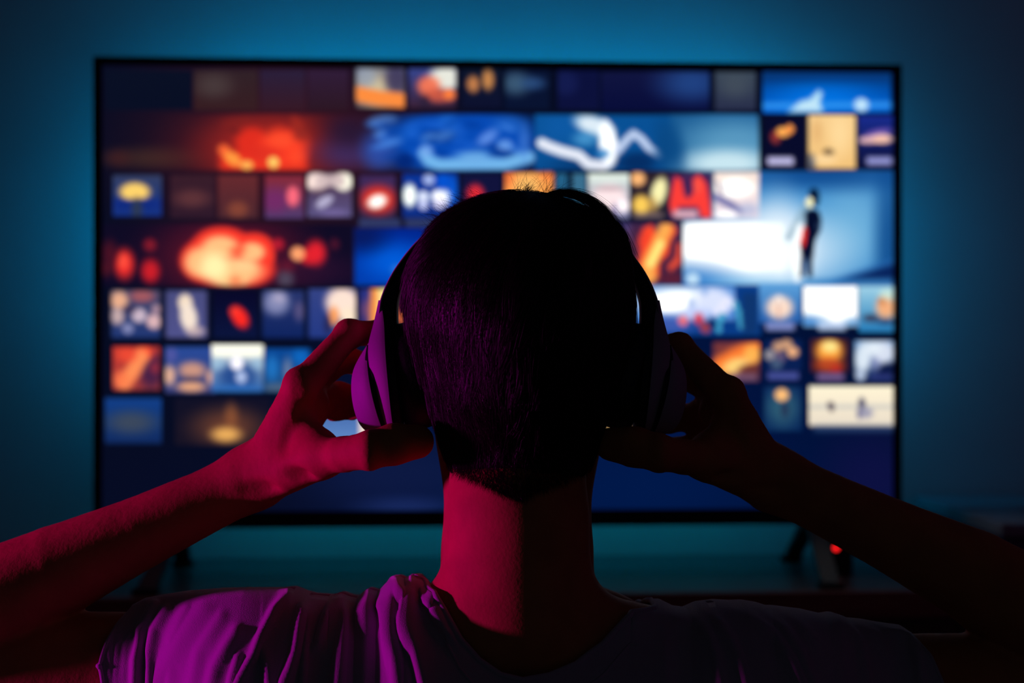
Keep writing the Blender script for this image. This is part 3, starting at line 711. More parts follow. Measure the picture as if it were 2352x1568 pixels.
torso = [
    ell(H(1188, 1515, 0.908), (0.085, 0.034, 0.045)),
    ell(H(1188, 1440, 0.985), (0.095, 0.030, 0.035)),
    ell(np.array([XC, 0.945, 0.44]), (0.165, 0.100, 0.13)),
    ell(np.array([XC - 0.085, 0.915, 0.47]), (0.080, 0.060, 0.10)),
    ell(np.array([XC + 0.085, 0.915, 0.47]), (0.080, 0.060, 0.10)),
    rcone(H(560, 1590, 0.935), H(1810, 1600, 0.935), 0.047, 0.047),
    ell(np.array([XC, 0.945, 0.25]), (0.145, 0.095, 0.20)),
    ell(np.array([XC, 0.955, 0.13]), (0.165, 0.110, 0.11)),
]

def mir(pt, dpx=0, dpy=0, d=0.0):
    """left-side photo point -> right-side"""
    return (2362 - pt[0] + dpx, pt[1] + dpy, pt[2] + d)

def arm_groups(right):
    def Q(px, py, d):
        if right:
            k = np.clip((1000 - px) / 1000.0, 0, 1.2)
            px2, py2, d2 = mir((px, py, d), 0, 50 if py > 1500 else (np.interp(py, [800, 1000], [30, 6]) if px > 560 else np.interp(px, [-400, -20, 130, 435, 560], [60, 30, 8, 0, 5])), 0.020 * np.clip((px - 500) / 300.0, 0, 1))
            return P(px2, py2, d2)
        return P(px, py, d)
    dep = (0, 1, 0)
    W = Q(588, 1092, 0.972)
    groups = []
    arm = [
        rcone(Q(420, 1580, 0.945), Q(320, 1562, 0.952), 0.046, 0.045),
        rcone(Q(330, 1562, 0.952), Q(-330, 1535, 0.940), 0.045, 0.038),
        rcone(Q(-380, 1552, 0.935), Q(-200, 1468, 0.939), 0.034, 0.040),
        rcone(Q(-200, 1468, 0.939), Q(-20, 1386, 0.945), 0.040, 0.0365, (dep, 1.16)),
        rcone(Q(-20, 1386, 0.945), Q(130, 1312, 0.951), 0.0365, 0.0308, (dep, 1.16)),
        rcone(Q(130, 1312, 0.951), Q(320, 1224, 0.959), 0.0308, 0.0245, (dep, 1.16)),
        rcone(Q(320, 1224, 0.959), Q(480, 1148, 0.966), 0.0245, 0.0213, (dep, 1.16)),
        rcone(Q(480, 1148, 0.966), Q(588, 1092, 0.970), 0.0213, 0.0210, (dep, 1.16)),
    ]
    groups.append((arm, 0.0006, 0.02))
    MC = [Q(694, 888, 0.944), Q(698, 886, 0.962), Q(712, 902, 0.980), Q(732, 930, 0.995)]
    B = [Q(606, 1062, 0.957), Q(606, 1062, 0.966), Q(618, 1070, 0.976), Q(632, 1086, 0.984)]
    rr = [0.0112, 0.0112, 0.0108, 0.0100]
    palm = []
    for b_, m_, r_ in zip(B, MC, rr):
        palm.append(rcone(b_, m_, 0.0125, r_))
    palm.append(rcone(Q(640, 1068, 0.958), Q(718, 930, 0.966), 0.014, 0.012))
    palm.append(rcone(W, Q(640, 1050, 0.965), 0.0205, 0.0150, (dep, 1.3)))
    groups.append((palm, 0.007, 0.012))
    # webbing and thumb base
    th0 = [
        rcone(Q(618, 1098, 0.955), Q(738, 1050, 0.925), 0.0155, 0.0140),
        rcone(Q(650, 1050, 0.950), Q(738, 1028, 0.935), 0.0130, 0.0100),
        rcone(Q(690, 960, 0.950), Q(722, 1020, 0.938), 0.0095, 0.0105),
    ]
    groups.append((th0, 0.010, 0.008))
    thumb = [
        rcone(Q(738, 1049, 0.925), Q(790, 1043, 0.908), 0.0125, 0.0112),
        rcone(Q(790, 1043, 0.908), Q(848, 1034, 0.893), 0.0112, 0.0118),
        rcone(Q(848, 1034, 0.893), Q(905, 1020, 0.899), 0.0118, 0.0130),
        rcone(Q(905, 1020, 0.899), Q(958, 1014, 0.910), 0.0130, 0.0112),
    ]
    groups.append((thumb, 0.003, 0.007))
    knob = [ell(Q(849, 1034, 0.8905), (0.0075, 0.0125, 0.0128))]
    groups.append((knob, 0.002, 0.003))
    fingers = [
        [Q(694, 888, 0.944), Q(802, 766, 0.968), Q(868, 764, 0.990), Q(908, 774, 0.988)],
        [Q(700, 886, 0.964), Q(788, 822, 0.999), Q(836, 838, 1.006), Q(872, 848, 0.998)],
        [Q(712, 902, 0.982), Q(780, 908, 1.014), Q(826, 918, 1.012), Q(862, 922, 0.999)],
        [Q(732, 930, 0.996), Q(770, 938, 1.024), Q(808, 940, 1.024), Q(842, 938, 1.008)],
    ]
    if right:
        dz_ = np.array([0, 0, -0.009])
        fingers[1] = [fingers[1][0]] + [p_ + dz_ * .5 for p_ in fingers[1][1:]]
        fingers[2] = [fingers[2][0]] + [p_ + dz_ * 1.2 for p_ in fingers[2][1:]]
        fingers[3] = [fingers[3][0] + dz_ * .6] + [p_ + dz_ * 2.6 for p_ in fingers[3][1:]]
    fr = [(0.0112, 0.0093, 0.0086, 0.0074), (0.0110, 0.0094, 0.0087, 0.0076), (0.0106, 0.0090, 0.0083, 0.0072), (0.0096, 0.0080, 0.0073, 0.0064)]
    for f, r in zip(fingers, fr):
        pr = [rcone(f[i], f[i + 1], r[i], r[i + 1]) for i in range(3)]
        pr.append(ell(f[1], (r[1] * 1.08,) * 3))
        groups.append((pr, 0.0035, 0.003))
    # knuckles, tendons and veins on the back of the hand
    kn = [ell(m_ + np.array([(-1 if not right else 1) * 0.0022, -0.001, 0.003]), (0.0105, 0.0085, 0.0105)) for m_ in MC[:2]]
    groups.append((kn, 0.002, 0.004))
    off = np.array([(-1 if not right else 1) * 0.0110, -0.0035, 0.0050])
    ten = [rcone(Q(606, 1066, 0.960) + off, MC[0] + off * 0.75, 0.0020, 0.0022), rcone(Q(612, 1080, 0.958) + off * 0.4 + np.array([0, -.010, 0]), Q(700, 905, .944) + np.array([0, -.0105, 0]), 0.0018, 0.0018)]
    groups.append((ten, 0.001, 0.004))
    vein = [rcone(Q(560, 1120, 0.955), Q(640, 1030, 0.939), 0.0024, 0.0024), rcone(Q(640, 1030, 0.939), Q(668, 960, 0.936), 0.0024, 0.0020), rcone(Q(615, 1125, 0.950), Q(700, 1075, 0.922), 0.0028, 0.0026)]
    groups.append((vein, 0.001, 0.004))
    cuts = [ell(Q(652, 985, 0.927), (0.0042, 0.0075, 0.0160)), ell(Q(684, 930, 0.928), (0.0035, 0.0060, 0.0150)),
            ell(Q(676, 1088, 0.921), (0.0130, 0.0060, 0.0040)), ell(Q(590, 1120, 0.938), (0.0140, 0.0055, 0.0040))]
    for c_ in cuts:
        groups.append(([c_], 0.0, 0.005, 'cut'))
    return groups

H_ = 0.0024
fld = Field((-0.56, 0.80, 0.03), (0.57, 1.12, 0.905), H_)
fld.add(torso, 0.03, 0.0)
fld.add(trap, 0.01, 0.022)
fld.add(neck, 0.004, 0.022)
fld.add(head, 0.02, 0.02)
fld.add(face, 0.006, 0.008)
fld.add(ears, 0.002, 0.004)
for g in arm_groups(False): fld.add(*g)
for g in arm_groups(True): fld.add(*g)
V, Q4 = fld.mesh()
del fld
V = laplace(V, Q4, 2, 0.5)
# gentle relief of veins and muscle on arms and hands
def wob(p, f, seed):
    r_ = np.random.default_rng(seed)
    o = np.zeros(len(p))
    for _ in range(7):
        k_ = r_.normal(size=3); k_ /= np.linalg.norm(k_)
        o += np.sin(p @ k_ * f * r_.uniform(.7, 1.4) + r_.uniform(0, 6.28))
    return o / 7
cen = np.where(V[:, :1] < 0, -1, 1)
arm_w = np.clip((np.abs(V[:, 0] - XC) - 0.075) / 0.03, 0, 1) * (V[:, 2] > CAMZ - 0.30)
e1 = V[Q4[:, 2]] - V[Q4[:, 0]]; e2 = V[Q4[:, 3]] - V[Q4[:, 1]]
fn = np.cross(e1, e2)
VN = np.stack([sum(np.bincount(Q4[:, c_], fn[:, i_], minlength=len(V)) for c_ in range(4)) for i_ in range(3)], 1)
VN /= np.linalg.norm(VN, axis=1, keepdims=True) + 1e-12
V = V + VN * (arm_w * (0.00018 * wob(V, 400, 3) + 0.00015 * wob(V, 1100, 5)))[:, None]
BODY_V, BODY_Q = V, Q4

person = empty('person', (XC, 0.95, 0.0))
tag(person, 'person seen from behind in a grey t-shirt, both hands gripping headphones', 'person')
PL = np.array(person.location)
body = link('body', mesh_np('body', V - PL, Q4), M_skin, person, True)
body_bvh = BVHTree.FromPolygons([tuple(v) for v in V], [tuple(q) for q in Q4.tolist()])
# eyes
for ex in (1150, 1234):
    bm = bmesh.new()
    bmesh.ops.create_uvsphere(bm, u_segments=16, v_segments=12, radius=0.0115)
    e_ = P(ex, 845, 1.030)
    bmesh.ops.translate(bm, verts=bm.verts, vec=Vector(e_ - PL))
    from_bm('eye', bm, M_eye, person, True)

# trousers: crossed legs on the floor
def leg_field():
    f = Field((-0.50, 0.78, 0.0), (0.51, 1.50, 0.30), 0.006)
    for s in (-1, 1):
        f.add([rcone((XC + s * 0.09, 0.96, 0.115), (XC + s * 0.36, 1.22, 0.10), 0.095, 0.062),
               rcone((XC + s * 0.36, 1.22, 0.085), (XC - s * 0.04, 1.36 + 0.03 * s, 0.060), 0.060, 0.045)], 0.03, 0.04)
    f.add([ell((XC, 0.955, 0.14), (0.185, 0.130, 0.13))], 0.01, 0.04)
    return f.mesh()
lv, lq = leg_field()
lv = laplace(lv, lq, 3)
lv[:, 2] = np.maximum(lv[:, 2], 0.002)
link('trousers', mesh_np('trousers', lv - PL, lq), M_denim, person, True)
for s in (-1, 1):
    f = Field((-0.4, 1.2, 0.0), (0.4, 1.6, 0.16), 0.004)
    f.add([rcone((XC - s * 0.03, 1.365 + 0.03 * s, 0.055), (XC - s * 0.10, 1.385 + 0.04 * s, 0.042), 0.036, 0.034),
           rcone((XC - s * 0.10, 1.385 + 0.04 * s, 0.042), (XC - s * 0.20, 1.35 + 0.06 * s, 0.026), 0.034, 0.020, ((0, 1, 0), 1.5))], 0.02, 0.01)
    a_, b_ = f.mesh()
    a_[:, 2] = np.maximum(a_[:, 2], 0.002)
    link('sock', mesh_np('sock', a_ - PL, b_), M_denim, person, True)

# ------------------------------------------------------------------ t-shirt
RIDGE = np.array([(262, 1520), (272, 1462), (284, 1428), (300, 1406), (330, 1389), (380, 1377), (420, 1370), (500, 1361), (560, 1358), (640, 1358), (666, 1355), (690, 1364), (715, 1371), (760, 1374), (782, 1367), (800, 1374), (822, 1378), (834, 1366), (846, 1357), (862, 1362), (872, 1363), (886, 1346), (902, 1329), (916, 1328), (930, 1335), (944, 1326), (962, 1330),
                  (1000, 1338), (1190, 1350), (1440, 1384), (1500, 1386), (1520, 1385), (1550, 1400), (1580, 1404), (1610, 1391), (1650, 1386), (1690, 1388), (1715, 1387), (1745, 1392), (1770, 1400), (1790, 1400), (1850, 1408), (1900, 1421), (1925, 1418), (1955, 1432), (2000, 1438), (2040, 1447), (2070, 1452), (2096, 1470), (2114, 1496), (2126, 1540), (2134, 1580)], float)
NECK = np.array([(955, 1330), (1000, 1372), (1030, 1420), (1060, 1470), (1100, 1512), (1150, 1542), (1200, 1553), (1260, 1545), (1320, 1525), (1380, 1488), (1440, 1430), (1480, 1397), (1502, 1386)], float)
NC, NR = 620, 150
cpx = np.linspace(264, 2132, NC)
rid = np.interp(cpx, RIDGE[:, 0], RIDGE[:, 1])
nek = np.where((cpx > 955) & (cpx < 1502), np.interp(cpx, NECK[:, 0], NECK[:, 1]), -1)
D0 = 0.93
xs = (cpx - 1176) / FPX * D0
zr = CAMZ - (rid - 784) / FPX * D0
edge = np.clip(np.minimum(cpx - 264, 2132 - cpx) / 330.0, 0, 1)   # 0 at sleeve hems, 1 on the torso
es = edge * edge * (3 - 2 * edge)
b_back = 0.046 + 0.056 * es
b_front = 0.060 + 0.060 * es
hq = 0.085 + 0.035 * es
yc = 0.952 - 0.022 * es
zend = 0.47 + (0.10 - 0.47) * sstep(0.10, 0.75, edge)

FOLDS_L = [
    ([(666, 1355), (634, 1405), (601, 1470), (585, 1514), (557, 1563), (540, 1600)], .0050, 11),
    ([(722, 1371), (694, 1397), (682, 1441), (674, 1506), (654, 1567), (640, 1610)], .0050, 11),
    ([(708, 1390), (704, 1441), (696, 1502), (692, 1567), (690, 1610)], .0042, 9),
    ([(779, 1369), (759, 1393), (739, 1450), (727, 1490), (702, 1514)], .0046, 10),
    ([(785, 1369), (785, 1441), (779, 1506), (775, 1567), (772, 1610)], .0050, 11),
    ([(845, 1357), (832, 1393), (830, 1432)], .0040, 10),
    ([(866, 1363), (888, 1409), (896, 1474), (908, 1538), (914, 1600)], .0050, 12),
    ([(902, 1328), (920, 1373), (932, 1458), (953, 1522), (975, 1600)], .0068, 14),
    ([(932, 1332), (977, 1369), (1005, 1413), (1029, 1458)], .0050, 12),
    ([(601, 1498), (613, 1530), (620, 1600)], .0034, 11),
    ([(545, 1455), (525, 1490), (500, 1538), (486, 1600)], .0036, 14),
    ([(549, 1515), (537, 1563), (533, 1600)], .0030, 9),
    ([(383, 1405), (359, 1450), (351, 1498), (349, 1600)], .0040, 11),
    ([(358, 1390), (327, 1450), (316, 1522), (314, 1600)], .0046, 10),
    ([(470, 1400), (420, 1470), (368, 1560), (360, 1600)], .0022, 22),
    ([(430, 1400), (400, 1470), (392, 1600)], .0016, 14),
    ([(510, 1420), (460, 1500), (440, 1600)], .0018, 14),
]
FOLDS_R = [
    ([(1543, 1402), (1606, 1424), (1631, 1468), (1646, 1520), (1660, 1600)], .0036, 11),
    ([(1587, 1402), (1641, 1417), (1675, 1468), (1700, 1520), (1720, 1600)], .0036, 11),
    ([(1630, 1387), (1714, 1410), (1778, 1463), (1817, 1520), (1850, 1600)], .0050, 14),
    ([(1695, 1388), (1744, 1405), (1797, 1444), (1832, 1493), (1860, 1560)], .0044, 12),
    ([(1770, 1400), (1832, 1429), (1880, 1490)], .0034, 13),
    ([(1905, 1419), (1944, 1434), (1974, 1483), (1990, 1580)], .0044, 12),
    ([(2033, 1447), (2082, 1463), (2108, 1503), (2118, 1590)], .0046, 12),
    ([(1960, 1434), (2010, 1460), (2040, 1520)], .0030, 12),
]
def fold_disp(px, py):
    out = np.zeros(px.shape)
    for pts, amp, wd in FOLDS_L + FOLDS_R:
        pts = np.array(pts, float)
        saw = 600 < pts[:, 0].mean() < 1010
        if pts[-1, 1] > 1555:                                   # run on down the back
            dr = pts[-1] - pts[-2]
            pts = np.vstack([pts, pts[-1] + dr / max(dr[1], 1) * 220])
        dm = np.full(px.shape, 1e9); tm = np.zeros(px.shape); sd = np.zeros(px.shape)
        for i in range(len(pts) - 1):
            a, b = pts[i], pts[i + 1]
            ab = b - a
            t = np.clip(((px - a[0]) * ab[0] + (py - a[1]) * ab[1]) / (ab @ ab), 0, 1)
            dd = np.hypot(px - a[0] - t * ab[0], py - a[1] - t * ab[1])
            m = dd < dm
            dm = np.where(m, dd, dm); tm = np.where(m, (i + t) / (len(pts) - 1), tm)
            sd = np.where(m, np.sign(px - a[0] - t * ab[0]), sd)
        env = 0.6 + 0.4 * np.sin(np.clip(tm, 0.08, .92) * math.pi)
        if saw:     # overlapping pleats: steep on the left, falling away gently to the right
            endf = np.clip((dm < 1e8) * 1.0, 0, 1)
            prof = np.where(sd < 0, np.exp(-(dm / (wd * 0.85)) ** 2), np.where(dm < 7, 1 - 0.05 * (dm / 7) ** 2, 0.95 * np.exp(-(dm - 7) / 34.0)))
            out = np.maximum(out, 1.25 * amp * prof * env)
        else:
            out = np.maximum(out, (1.1 if pts[0, 0] < 1200 else 0.6) * amp * np.exp(-(dm / wd) ** 2) * env)
    return out

def sheet(front):
    z0 = zr.copy()
    if not front:
        nz = CAMZ - (nek - 784) / FPX * 0.865
        z0 = np.where(nek > 0, np.minimum(zr, nz), zr)
    else:
        u = np.clip((cpx - 955) / (1502 - 955), 0, 1)
        z0 = np.where(nek > 0, zr - 0.085 * np.sin(u * math.pi) ** 0.8, zr)
    t = np.linspace(0, 1, NR)[:, None] ** 1.25
    Z = z0[None] + (zend[None] - z0[None]) * t
    q = np.clip((zr[None] - Z) / hq[None], 0, 1)
    prof = np.sqrt(np.clip(1 - (1 - q) ** 2, 0, 1))
    low = np.clip((Z - zend[None]) / 0.09, 0, 1)          # sleeves close underneath
    close = np.sqrt(np.clip(1 - (1 - low) ** 2, 0, 1))
    prof = prof * (close * (1 - es[None]) + es[None])
    if front:
        Y = yc[None] + b_front[None] * prof
    else:
        Y = yc[None] - b_back[None] * prof
    X = xs[None] * (1 + (Y - D0) * (0.75 if not front else -0.2))
    return np.stack([X, Y, Z], -1)
BK, FR = sheet(False), sheet(True)

def clear_body(S, front):
    """rest the cloth on the body: nothing of the torso may come through"""
    m = 0.0045
    out = S.copy()
    for i in range(S.shape[0]):
        for j in range(S.shape[1]):
            x, y, z = S[i, j]
            if z < 0.30: continue
            if front:
                h = body_bvh.ray_cast(Vector((x, 1.6, z)), Vector((0, -1, 0)))
                if h[0] is not None and h[0].y > 0.86 and h[0].y < 1.09 and abs(x) < 0.24: out[i, j, 1] = max(y, h[0].y + m)
            else:
                h = body_bvh.ray_cast(Vector((x, 0.2, z)), Vector((0, 1, 0)))
                if h[0] is not None and h[0].y < 0.98: out[i, j, 1] = min(y, h[0].y - m)
    return out
def smooth2(A, it):
    for _ in range(it):
        B = A.copy()
        B[1:-1, 1:-1] = 0.5 * A[1:-1, 1:-1] + 0.125 * (A[:-2, 1:-1] + A[2:, 1:-1] + A[1:-1, :-2] + A[1:-1, 2:])
        A = B
    return A
y_before = BK[..., 1].copy()
BK2 = clear_body(BK, False)
dy = BK2[..., 1] - BK[..., 1]
for _ in range(14):
    dys = dy.copy()
    dys[:, 1:-1] = 0.5 * dy[:, 1:-1] + 0.25 * (dy[:, :-2] + dy[:, 2:])
    dys[1:-1] = 0.5 * dys[1:-1] + 0.25 * (dys[:-2] + dys[2:])
    dy = np.minimum(dys, BK2[..., 1] - BK[..., 1])
dy[0] = np.where(nek > 0, dy[0], 0)
BK[..., 1] += dy
FR2 = clear_body(FR, True)
FR[..., 1] = FR2[..., 1]
FR[0] = np.where((nek > 0)[:, None], FR[0], BK[0])

# folds push the back of the cloth out along its normal
px = 1176 + BK[..., 0] / BK[..., 1] * FPX
py = 784 - (BK[..., 2] - CAMZ) / BK[..., 1] * FPX
disp = fold_disp(px, py)
du = np.gradient(BK, axis=1); dv = np.gradient(BK, axis=0)
nrm = np.cross(du, dv); nrm /= np.linalg.norm(nrm, axis=-1, keepdims=True) + 1e-12
nrm *= np.where((nrm[..., 1:2] > 0) & (nrm[..., 2:3] < 0.8), -1, 1)
nrm *= np.where(nrm[..., 2:3] < -0.3, -1, 1)
fade = np.clip(np.arange(NR) / 5.0, 0, 1)[:, None]
disp = disp * np.where(nek[None] > 0, fade, np.maximum(fade, 0.15))
BK = BK + nrm * disp[..., None]
gi = np.arange(NC * NR).reshape(NR, NC)
qb = np.stack([gi[:-1, :-1], gi[1:, :-1], gi[1:, 1:], gi[:-1, 1:]], -1).reshape(-1, 4)
qf = qb[:, ::-1] + NC * NR
SV = np.concatenate([BK.reshape(-1, 3), FR.reshape(-1, 3)])
me = mesh_np('t_shirt', SV - PL, np.concatenate([qb, qf]))
bm = bmesh.new(); bm.from_mesh(me)
bmesh.ops.remove_doubles(bm, verts=bm.verts, dist=0.0003)
bmesh.ops.recalc_face_normals(bm, faces=bm.faces)
bm.to_mesh(me); bm.free()
shirt = link('t_shirt', me, M_shirt, person, True)
shirt['label'] = 'crumpled grey cotton t-shirt with a wide neckline'
so = shirt.modifiers.new('thickness', 'SOLIDIFY'); so.thickness = 0.0012; so.offset = 1.0

def tube_mesh(pts, rad, sides=10, closed=False):
    pts = np.array(pts, float); n = len(pts)
    T = np.gradient(pts, axis=0)
    if closed: T = np.roll(pts, -1, 0) - np.roll(pts, 1, 0)
    T /= np.linalg.norm(T, axis=1, keepdims=True) + 1e-12
    ref = np.array([0.0, 1.0, 0.0]) * np.ones((n, 1))
    A = np.cross(T, ref); A /= np.linalg.norm(A, axis=1, keepdims=True) + 1e-12
    B = np.cross(T, A)
    rad = np.broadcast_to(np.array(rad, float), (n,))
    th = np.linspace(0, 2 * math.pi, sides, endpoint=False)
    v = pts[:, None] + rad[:, None, None] * (np.cos(th)[None, :, None] * A[:, None] + np.sin(th)[None, :, None] * B[:, None])
    g = np.arange(n * sides).reshape(n, sides)
    nx = np.roll(g, -1, 1)
    if closed:
        q = np.stack([g, nx, np.roll(nx, -1, 0), np.roll(g, -1, 0)], -1).reshape(-1, 4)
    else:
        q = np.stack([g[:-1], nx[:-1], nx[1:], g[1:]], -1).reshape(-1, 4)
    return v.reshape(-1, 3), q
sel = nek > 0
ring = np.concatenate([BK[0][sel], FR[0][sel][::-1]])
v_, q_ = tube_mesh(ring + np.array([0, 0, 0.0005]), 0.0021, 8, True)
link('neckband', mesh_np('neckband', v_ - PL, q_), M_shirt, shirt, True)
row = 9
seam = BK[row][sel][14:-14] + np.array([0, -0.0012, 0])
v_, q_ = tube_mesh(seam, 0.0011, 6)
link('neck_seam', mesh_np('neck_seam', v_ - PL, q_), M_shirt, shirt, True)
for col in (0, NC - 1):
    ring = np.concatenate([BK[:, col], FR[::-1, col]])
    v_, q_ = tube_mesh(ring, 0.0018, 8)
    link('sleeve_hem', mesh_np('sleeve_hem', v_ - PL, q_), M_shirt, shirt, True)

# ------------------------------------------------------------------ hair
HAIR = [
    ell(H(1192, 690, 0.938), (0.0757, 0.088, 0.0735)),
    ell(H(1320, 562, 0.942), (0.034, 0.055, 0.0228)),
    ell(H(1095, 590, 0.940), (0.032, 0.055, 0.0310)),
    ell(H(1194, 745, 0.943), (0.0715, 0.090, 0.0720)),
    ell(H(1194, 850, 0.934), (0.0635, 0.075, 0.068)),
    ell(H(1192, 960, 0.925), (0.0535, 0.047, 0.050)),
    ell(H(1196, 1050, 0.921), (0.046, 0.036, 0.024)),
]
def hair_sdf(p):
    d = None
    X, Y, Z = p[..., 0], p[..., 1], p[..., 2]
    return group_eval(HAIR, 0.010, X, Y, Z)
def hair_grad(p):
    e = 0.0008
    g = np.stack([hair_sdf(p + np.eye(3)[i] * e) - hair_sdf(p - np.eye(3)[i] * e) for i in range(3)], -1)
    return g / (np.linalg.norm(g, axis=-1, keepdims=True) + 1e-9)
hf = Field((-0.09, 0.83, 0.66), (0.10, 1.05, 0.91), 0.003)
hf.add(HAIR, 0.010, 0.0)
# cut the face side free
hf.add([ell((XC, 1.09, 0.70), (0.12, 0.10, 0.13))], 0.0, 0.01, 'cut')
hv, hq_ = hf.mesh()
hv = laplace(hv, hq_, 2)
# hair mass sits a little below the strand tips
hgr = hair_grad(hv)
hair = link('hair', mesh_np('hair', hv - hgr * 0.0016 - PL, hq_), M_hair, person, True)
hair['label'] = 'short dark brown hair'

def strands(roots, dirs, length, lift0, lift1, rad, npt=8, jit=0.15, wav=0.0):
    n = len(roots)
    pts = np.zeros((n, npt, 3))
    p = roots.copy(); d = dirs.copy()
    step = (length / (npt - 1))[:, None]
    pts[:, 0] = p
    bend = rng.normal(0, jit, (n, 3))
    for k in range(1, npt):
        d = d + bend / npt + rng.normal(0, wav, (n, 3))
        g = hair_grad(p)
        d = d - g * (d * g).sum(1, keepdims=True)
        d = d / (np.linalg.norm(d, axis=1, keepdims=True) + 1e-9)
        p = p + d * step
        s = hair_sdf(p); g = hair_grad(p)
        t = k / (npt - 1)
        lift = lift0 + (lift1 - lift0) * t
        p = p - g * (s - lift)[:, None]
        pts[:, k] = p
    return pts
def strand_mesh(pts, rad):
    n, m, _ = pts.shape
    T = np.gradient(pts, axis=1)
    T /= np.linalg.norm(T, axis=-1, keepdims=True) + 1e-12
    rv = rng.normal(size=(n, 1, 3))
    A = np.cross(T, rv); A /= np.linalg.norm(A, axis=-1, keepdims=True) + 1e-12
    B = np.cross(T, A)
    prof = np.linspace(1, 0.25, m)[None, :, None] ** 0.7
    r = rad[:, None, None] * prof
    ring = []
    for k in range(3):
        a = 2 * math.pi * k / 3
        ring.append(pts + r * (math.cos(a) * A + math.sin(a) * B))
    v = np.stack(ring, 2)
    g = np.arange(n * m * 3).reshape(n, m, 3)
    nx = np.roll(g, -1, 2)
    q = np.stack([g[:, :-1], nx[:, :-1], nx[:, 1:], g[:, 1:]], -1).reshape(-1, 4)
    return v.reshape(-1, 3), q

# sample roots on the hair surface
fa = hv[hq_]
ar = np.linalg.norm(np.cross(fa[:, 2] - fa[:, 0], fa[:, 3] - fa[:, 1]), axis=1)
fc = fa.mean(1)
keep = (fc[:, 1] < 1.03)
ar = ar * keep
NS = 21000
pick = rng.choice(len(fa), NS, p=ar / ar.sum())
uvr = rng.random((NS, 2, 1))
roots = (fa[pick, 0] * (1 - uvr[:, 0]) + fa[pick, 1] * uvr[:, 0]) * (1 - uvr[:, 1]) + (fa[pick, 3] * (1 - uvr[:, 0]) + fa[pick, 2] * uvr[:, 0]) * uvr[:, 1]
CROWN = P(1215, 450, 0.915)
away = roots - CROWN
away /= np.linalg.norm(away, axis=1, keepdims=True) + 1e-9
swirl = np.cross(away, np.array([0, 0, 1.0]))
lowz = np.clip((0.86 - roots[:, 2]) / 0.08, 0, 1)[:, None]
dirs = away * (1 - 0.75 * lowz) + np.array([0, 0, -1.0]) * lowz * 1.1 + swirl * 0.35 * (1 - lowz) + rng.normal(0, 0.10, (NS, 3))
hgt = np.clip((roots[:, 2] - 0.70) / 0.17, 0, 1)
length = (0.009 + 0.048 * hgt) * rng.uniform(0.6, 1.25, NS)
gr = hair_grad(roots)
lift1 = 0.0006 + 0.0030 * rng.random(NS) ** 2 * (0.25 + 0.75 * hgt)
pts = strands(roots - gr * 0.0015, dirs, length, -0.0010, lift1, None, 9, 0.3, 0.012)
# locks: neighbouring strands lean together towards their tips
cid = rng.choice(NS, 620, replace=False)
near = np.empty(NS, int)
for a in range(0, NS, 3000):
    near[a:a + 3000] = cid[np.argmin(((roots[a:a + 3000, None] - roots[cid][None]) ** 2).sum(-1), 1)]
tw = (np.linspace(0, 1, 9) ** 1.1)[None, :, None] * rng.uniform(0.3, 0.95, (NS, 1, 1))
tgt_ = pts[near] + (roots - roots[near])[:, None] * 0.25 + gr[:, None] * (rng.normal(0, .0012, NS)[near] * hgt)[:, None, None]
pts = pts * (1 - tw) + tgt_ * tw
sm_v, sm_q = strand_mesh(pts, rng.uniform(0.00009, 0.00015, NS))
# flyaway hairs and the loose lock at the top right
def free_hair(base, d0, L, curl, n, npt=9, r=0.00007, grav=0.5):
    out = np.zeros((n, npt, 3))
    p = base.copy(); d = d0 / np.linalg.norm(d0, axis=1, keepdims=True)
    bend = rng.normal(0, curl, (n, 3)) + np.array([0, 0, -grav])
    out[:, 0] = p
    for k in range(1, npt):
        d = d + bend / npt; d /= np.linalg.norm(d, axis=1, keepdims=True)
        p = p + d * (L / (npt - 1))[:, None]
        out[:, k] = p
    return out
def on_top(px, d):
    """drop points onto the hair from above"""
    x = (px - 1176) / FPX * d
    z = np.full(len(px), 0.95)
    p = np.stack([x, d, z], 1)
    for _ in range(40):
        p[:, 2] -= np.clip(hair_sdf(p), -0.02, 0.02) * 0.8
    return p
extra = []
n1 = 60
b1 = on_top(rng.uniform(1180, 1290, n1), rng.uniform(0.90, 0.96, n1))
extra.append((free_hair(b1, np.stack([rng.normal(0.35, 0.5, n1), rng.normal(0, .4, n1), np.full(n1, 1.0)], 1), rng.uniform(0.007, 0.018, n1), 0.5, n1), 0.00009))
n2 = 40
b2 = on_top(rng.normal(1208, 7, n2), rng.normal(0.925, 0.004, n2))
extra.append((free_hair(b2 - np.array([0, 0, .002]), np.stack([rng.normal(0.5, 0.35, n2), rng.normal(0, .2, n2), np.full(n2, 1.0)], 1), rng.uniform(0.004, 0.009, n2), 0.5, n2), 0.00011))
n3 = 130
b3 = on_top(rng.uniform(985, 1110, n3), rng.uniform(0.91, 0.97, n3))
extra.append((free_hair(b3, np.stack([rng.normal(-0.9, 0.25, n3), rng.normal(0, .3, n3), np.full(n3, .75)], 1), rng.uniform(0.005, 0.014, n3), 0.5, n3), 0.00009))
n4 = 60
b4 = on_top(rng.uniform(1290, 1400, n4), rng.uniform(0.91, 0.97, n4))
extra.append((free_hair(b4, np.stack([rng.normal(0.9, 0.3, n4), rng.normal(0, .3, n4), np.full(n4, .45)], 1), rng.uniform(0.006, 0.016, n4), 0.4, n4, grav=1.0), 0.00007))
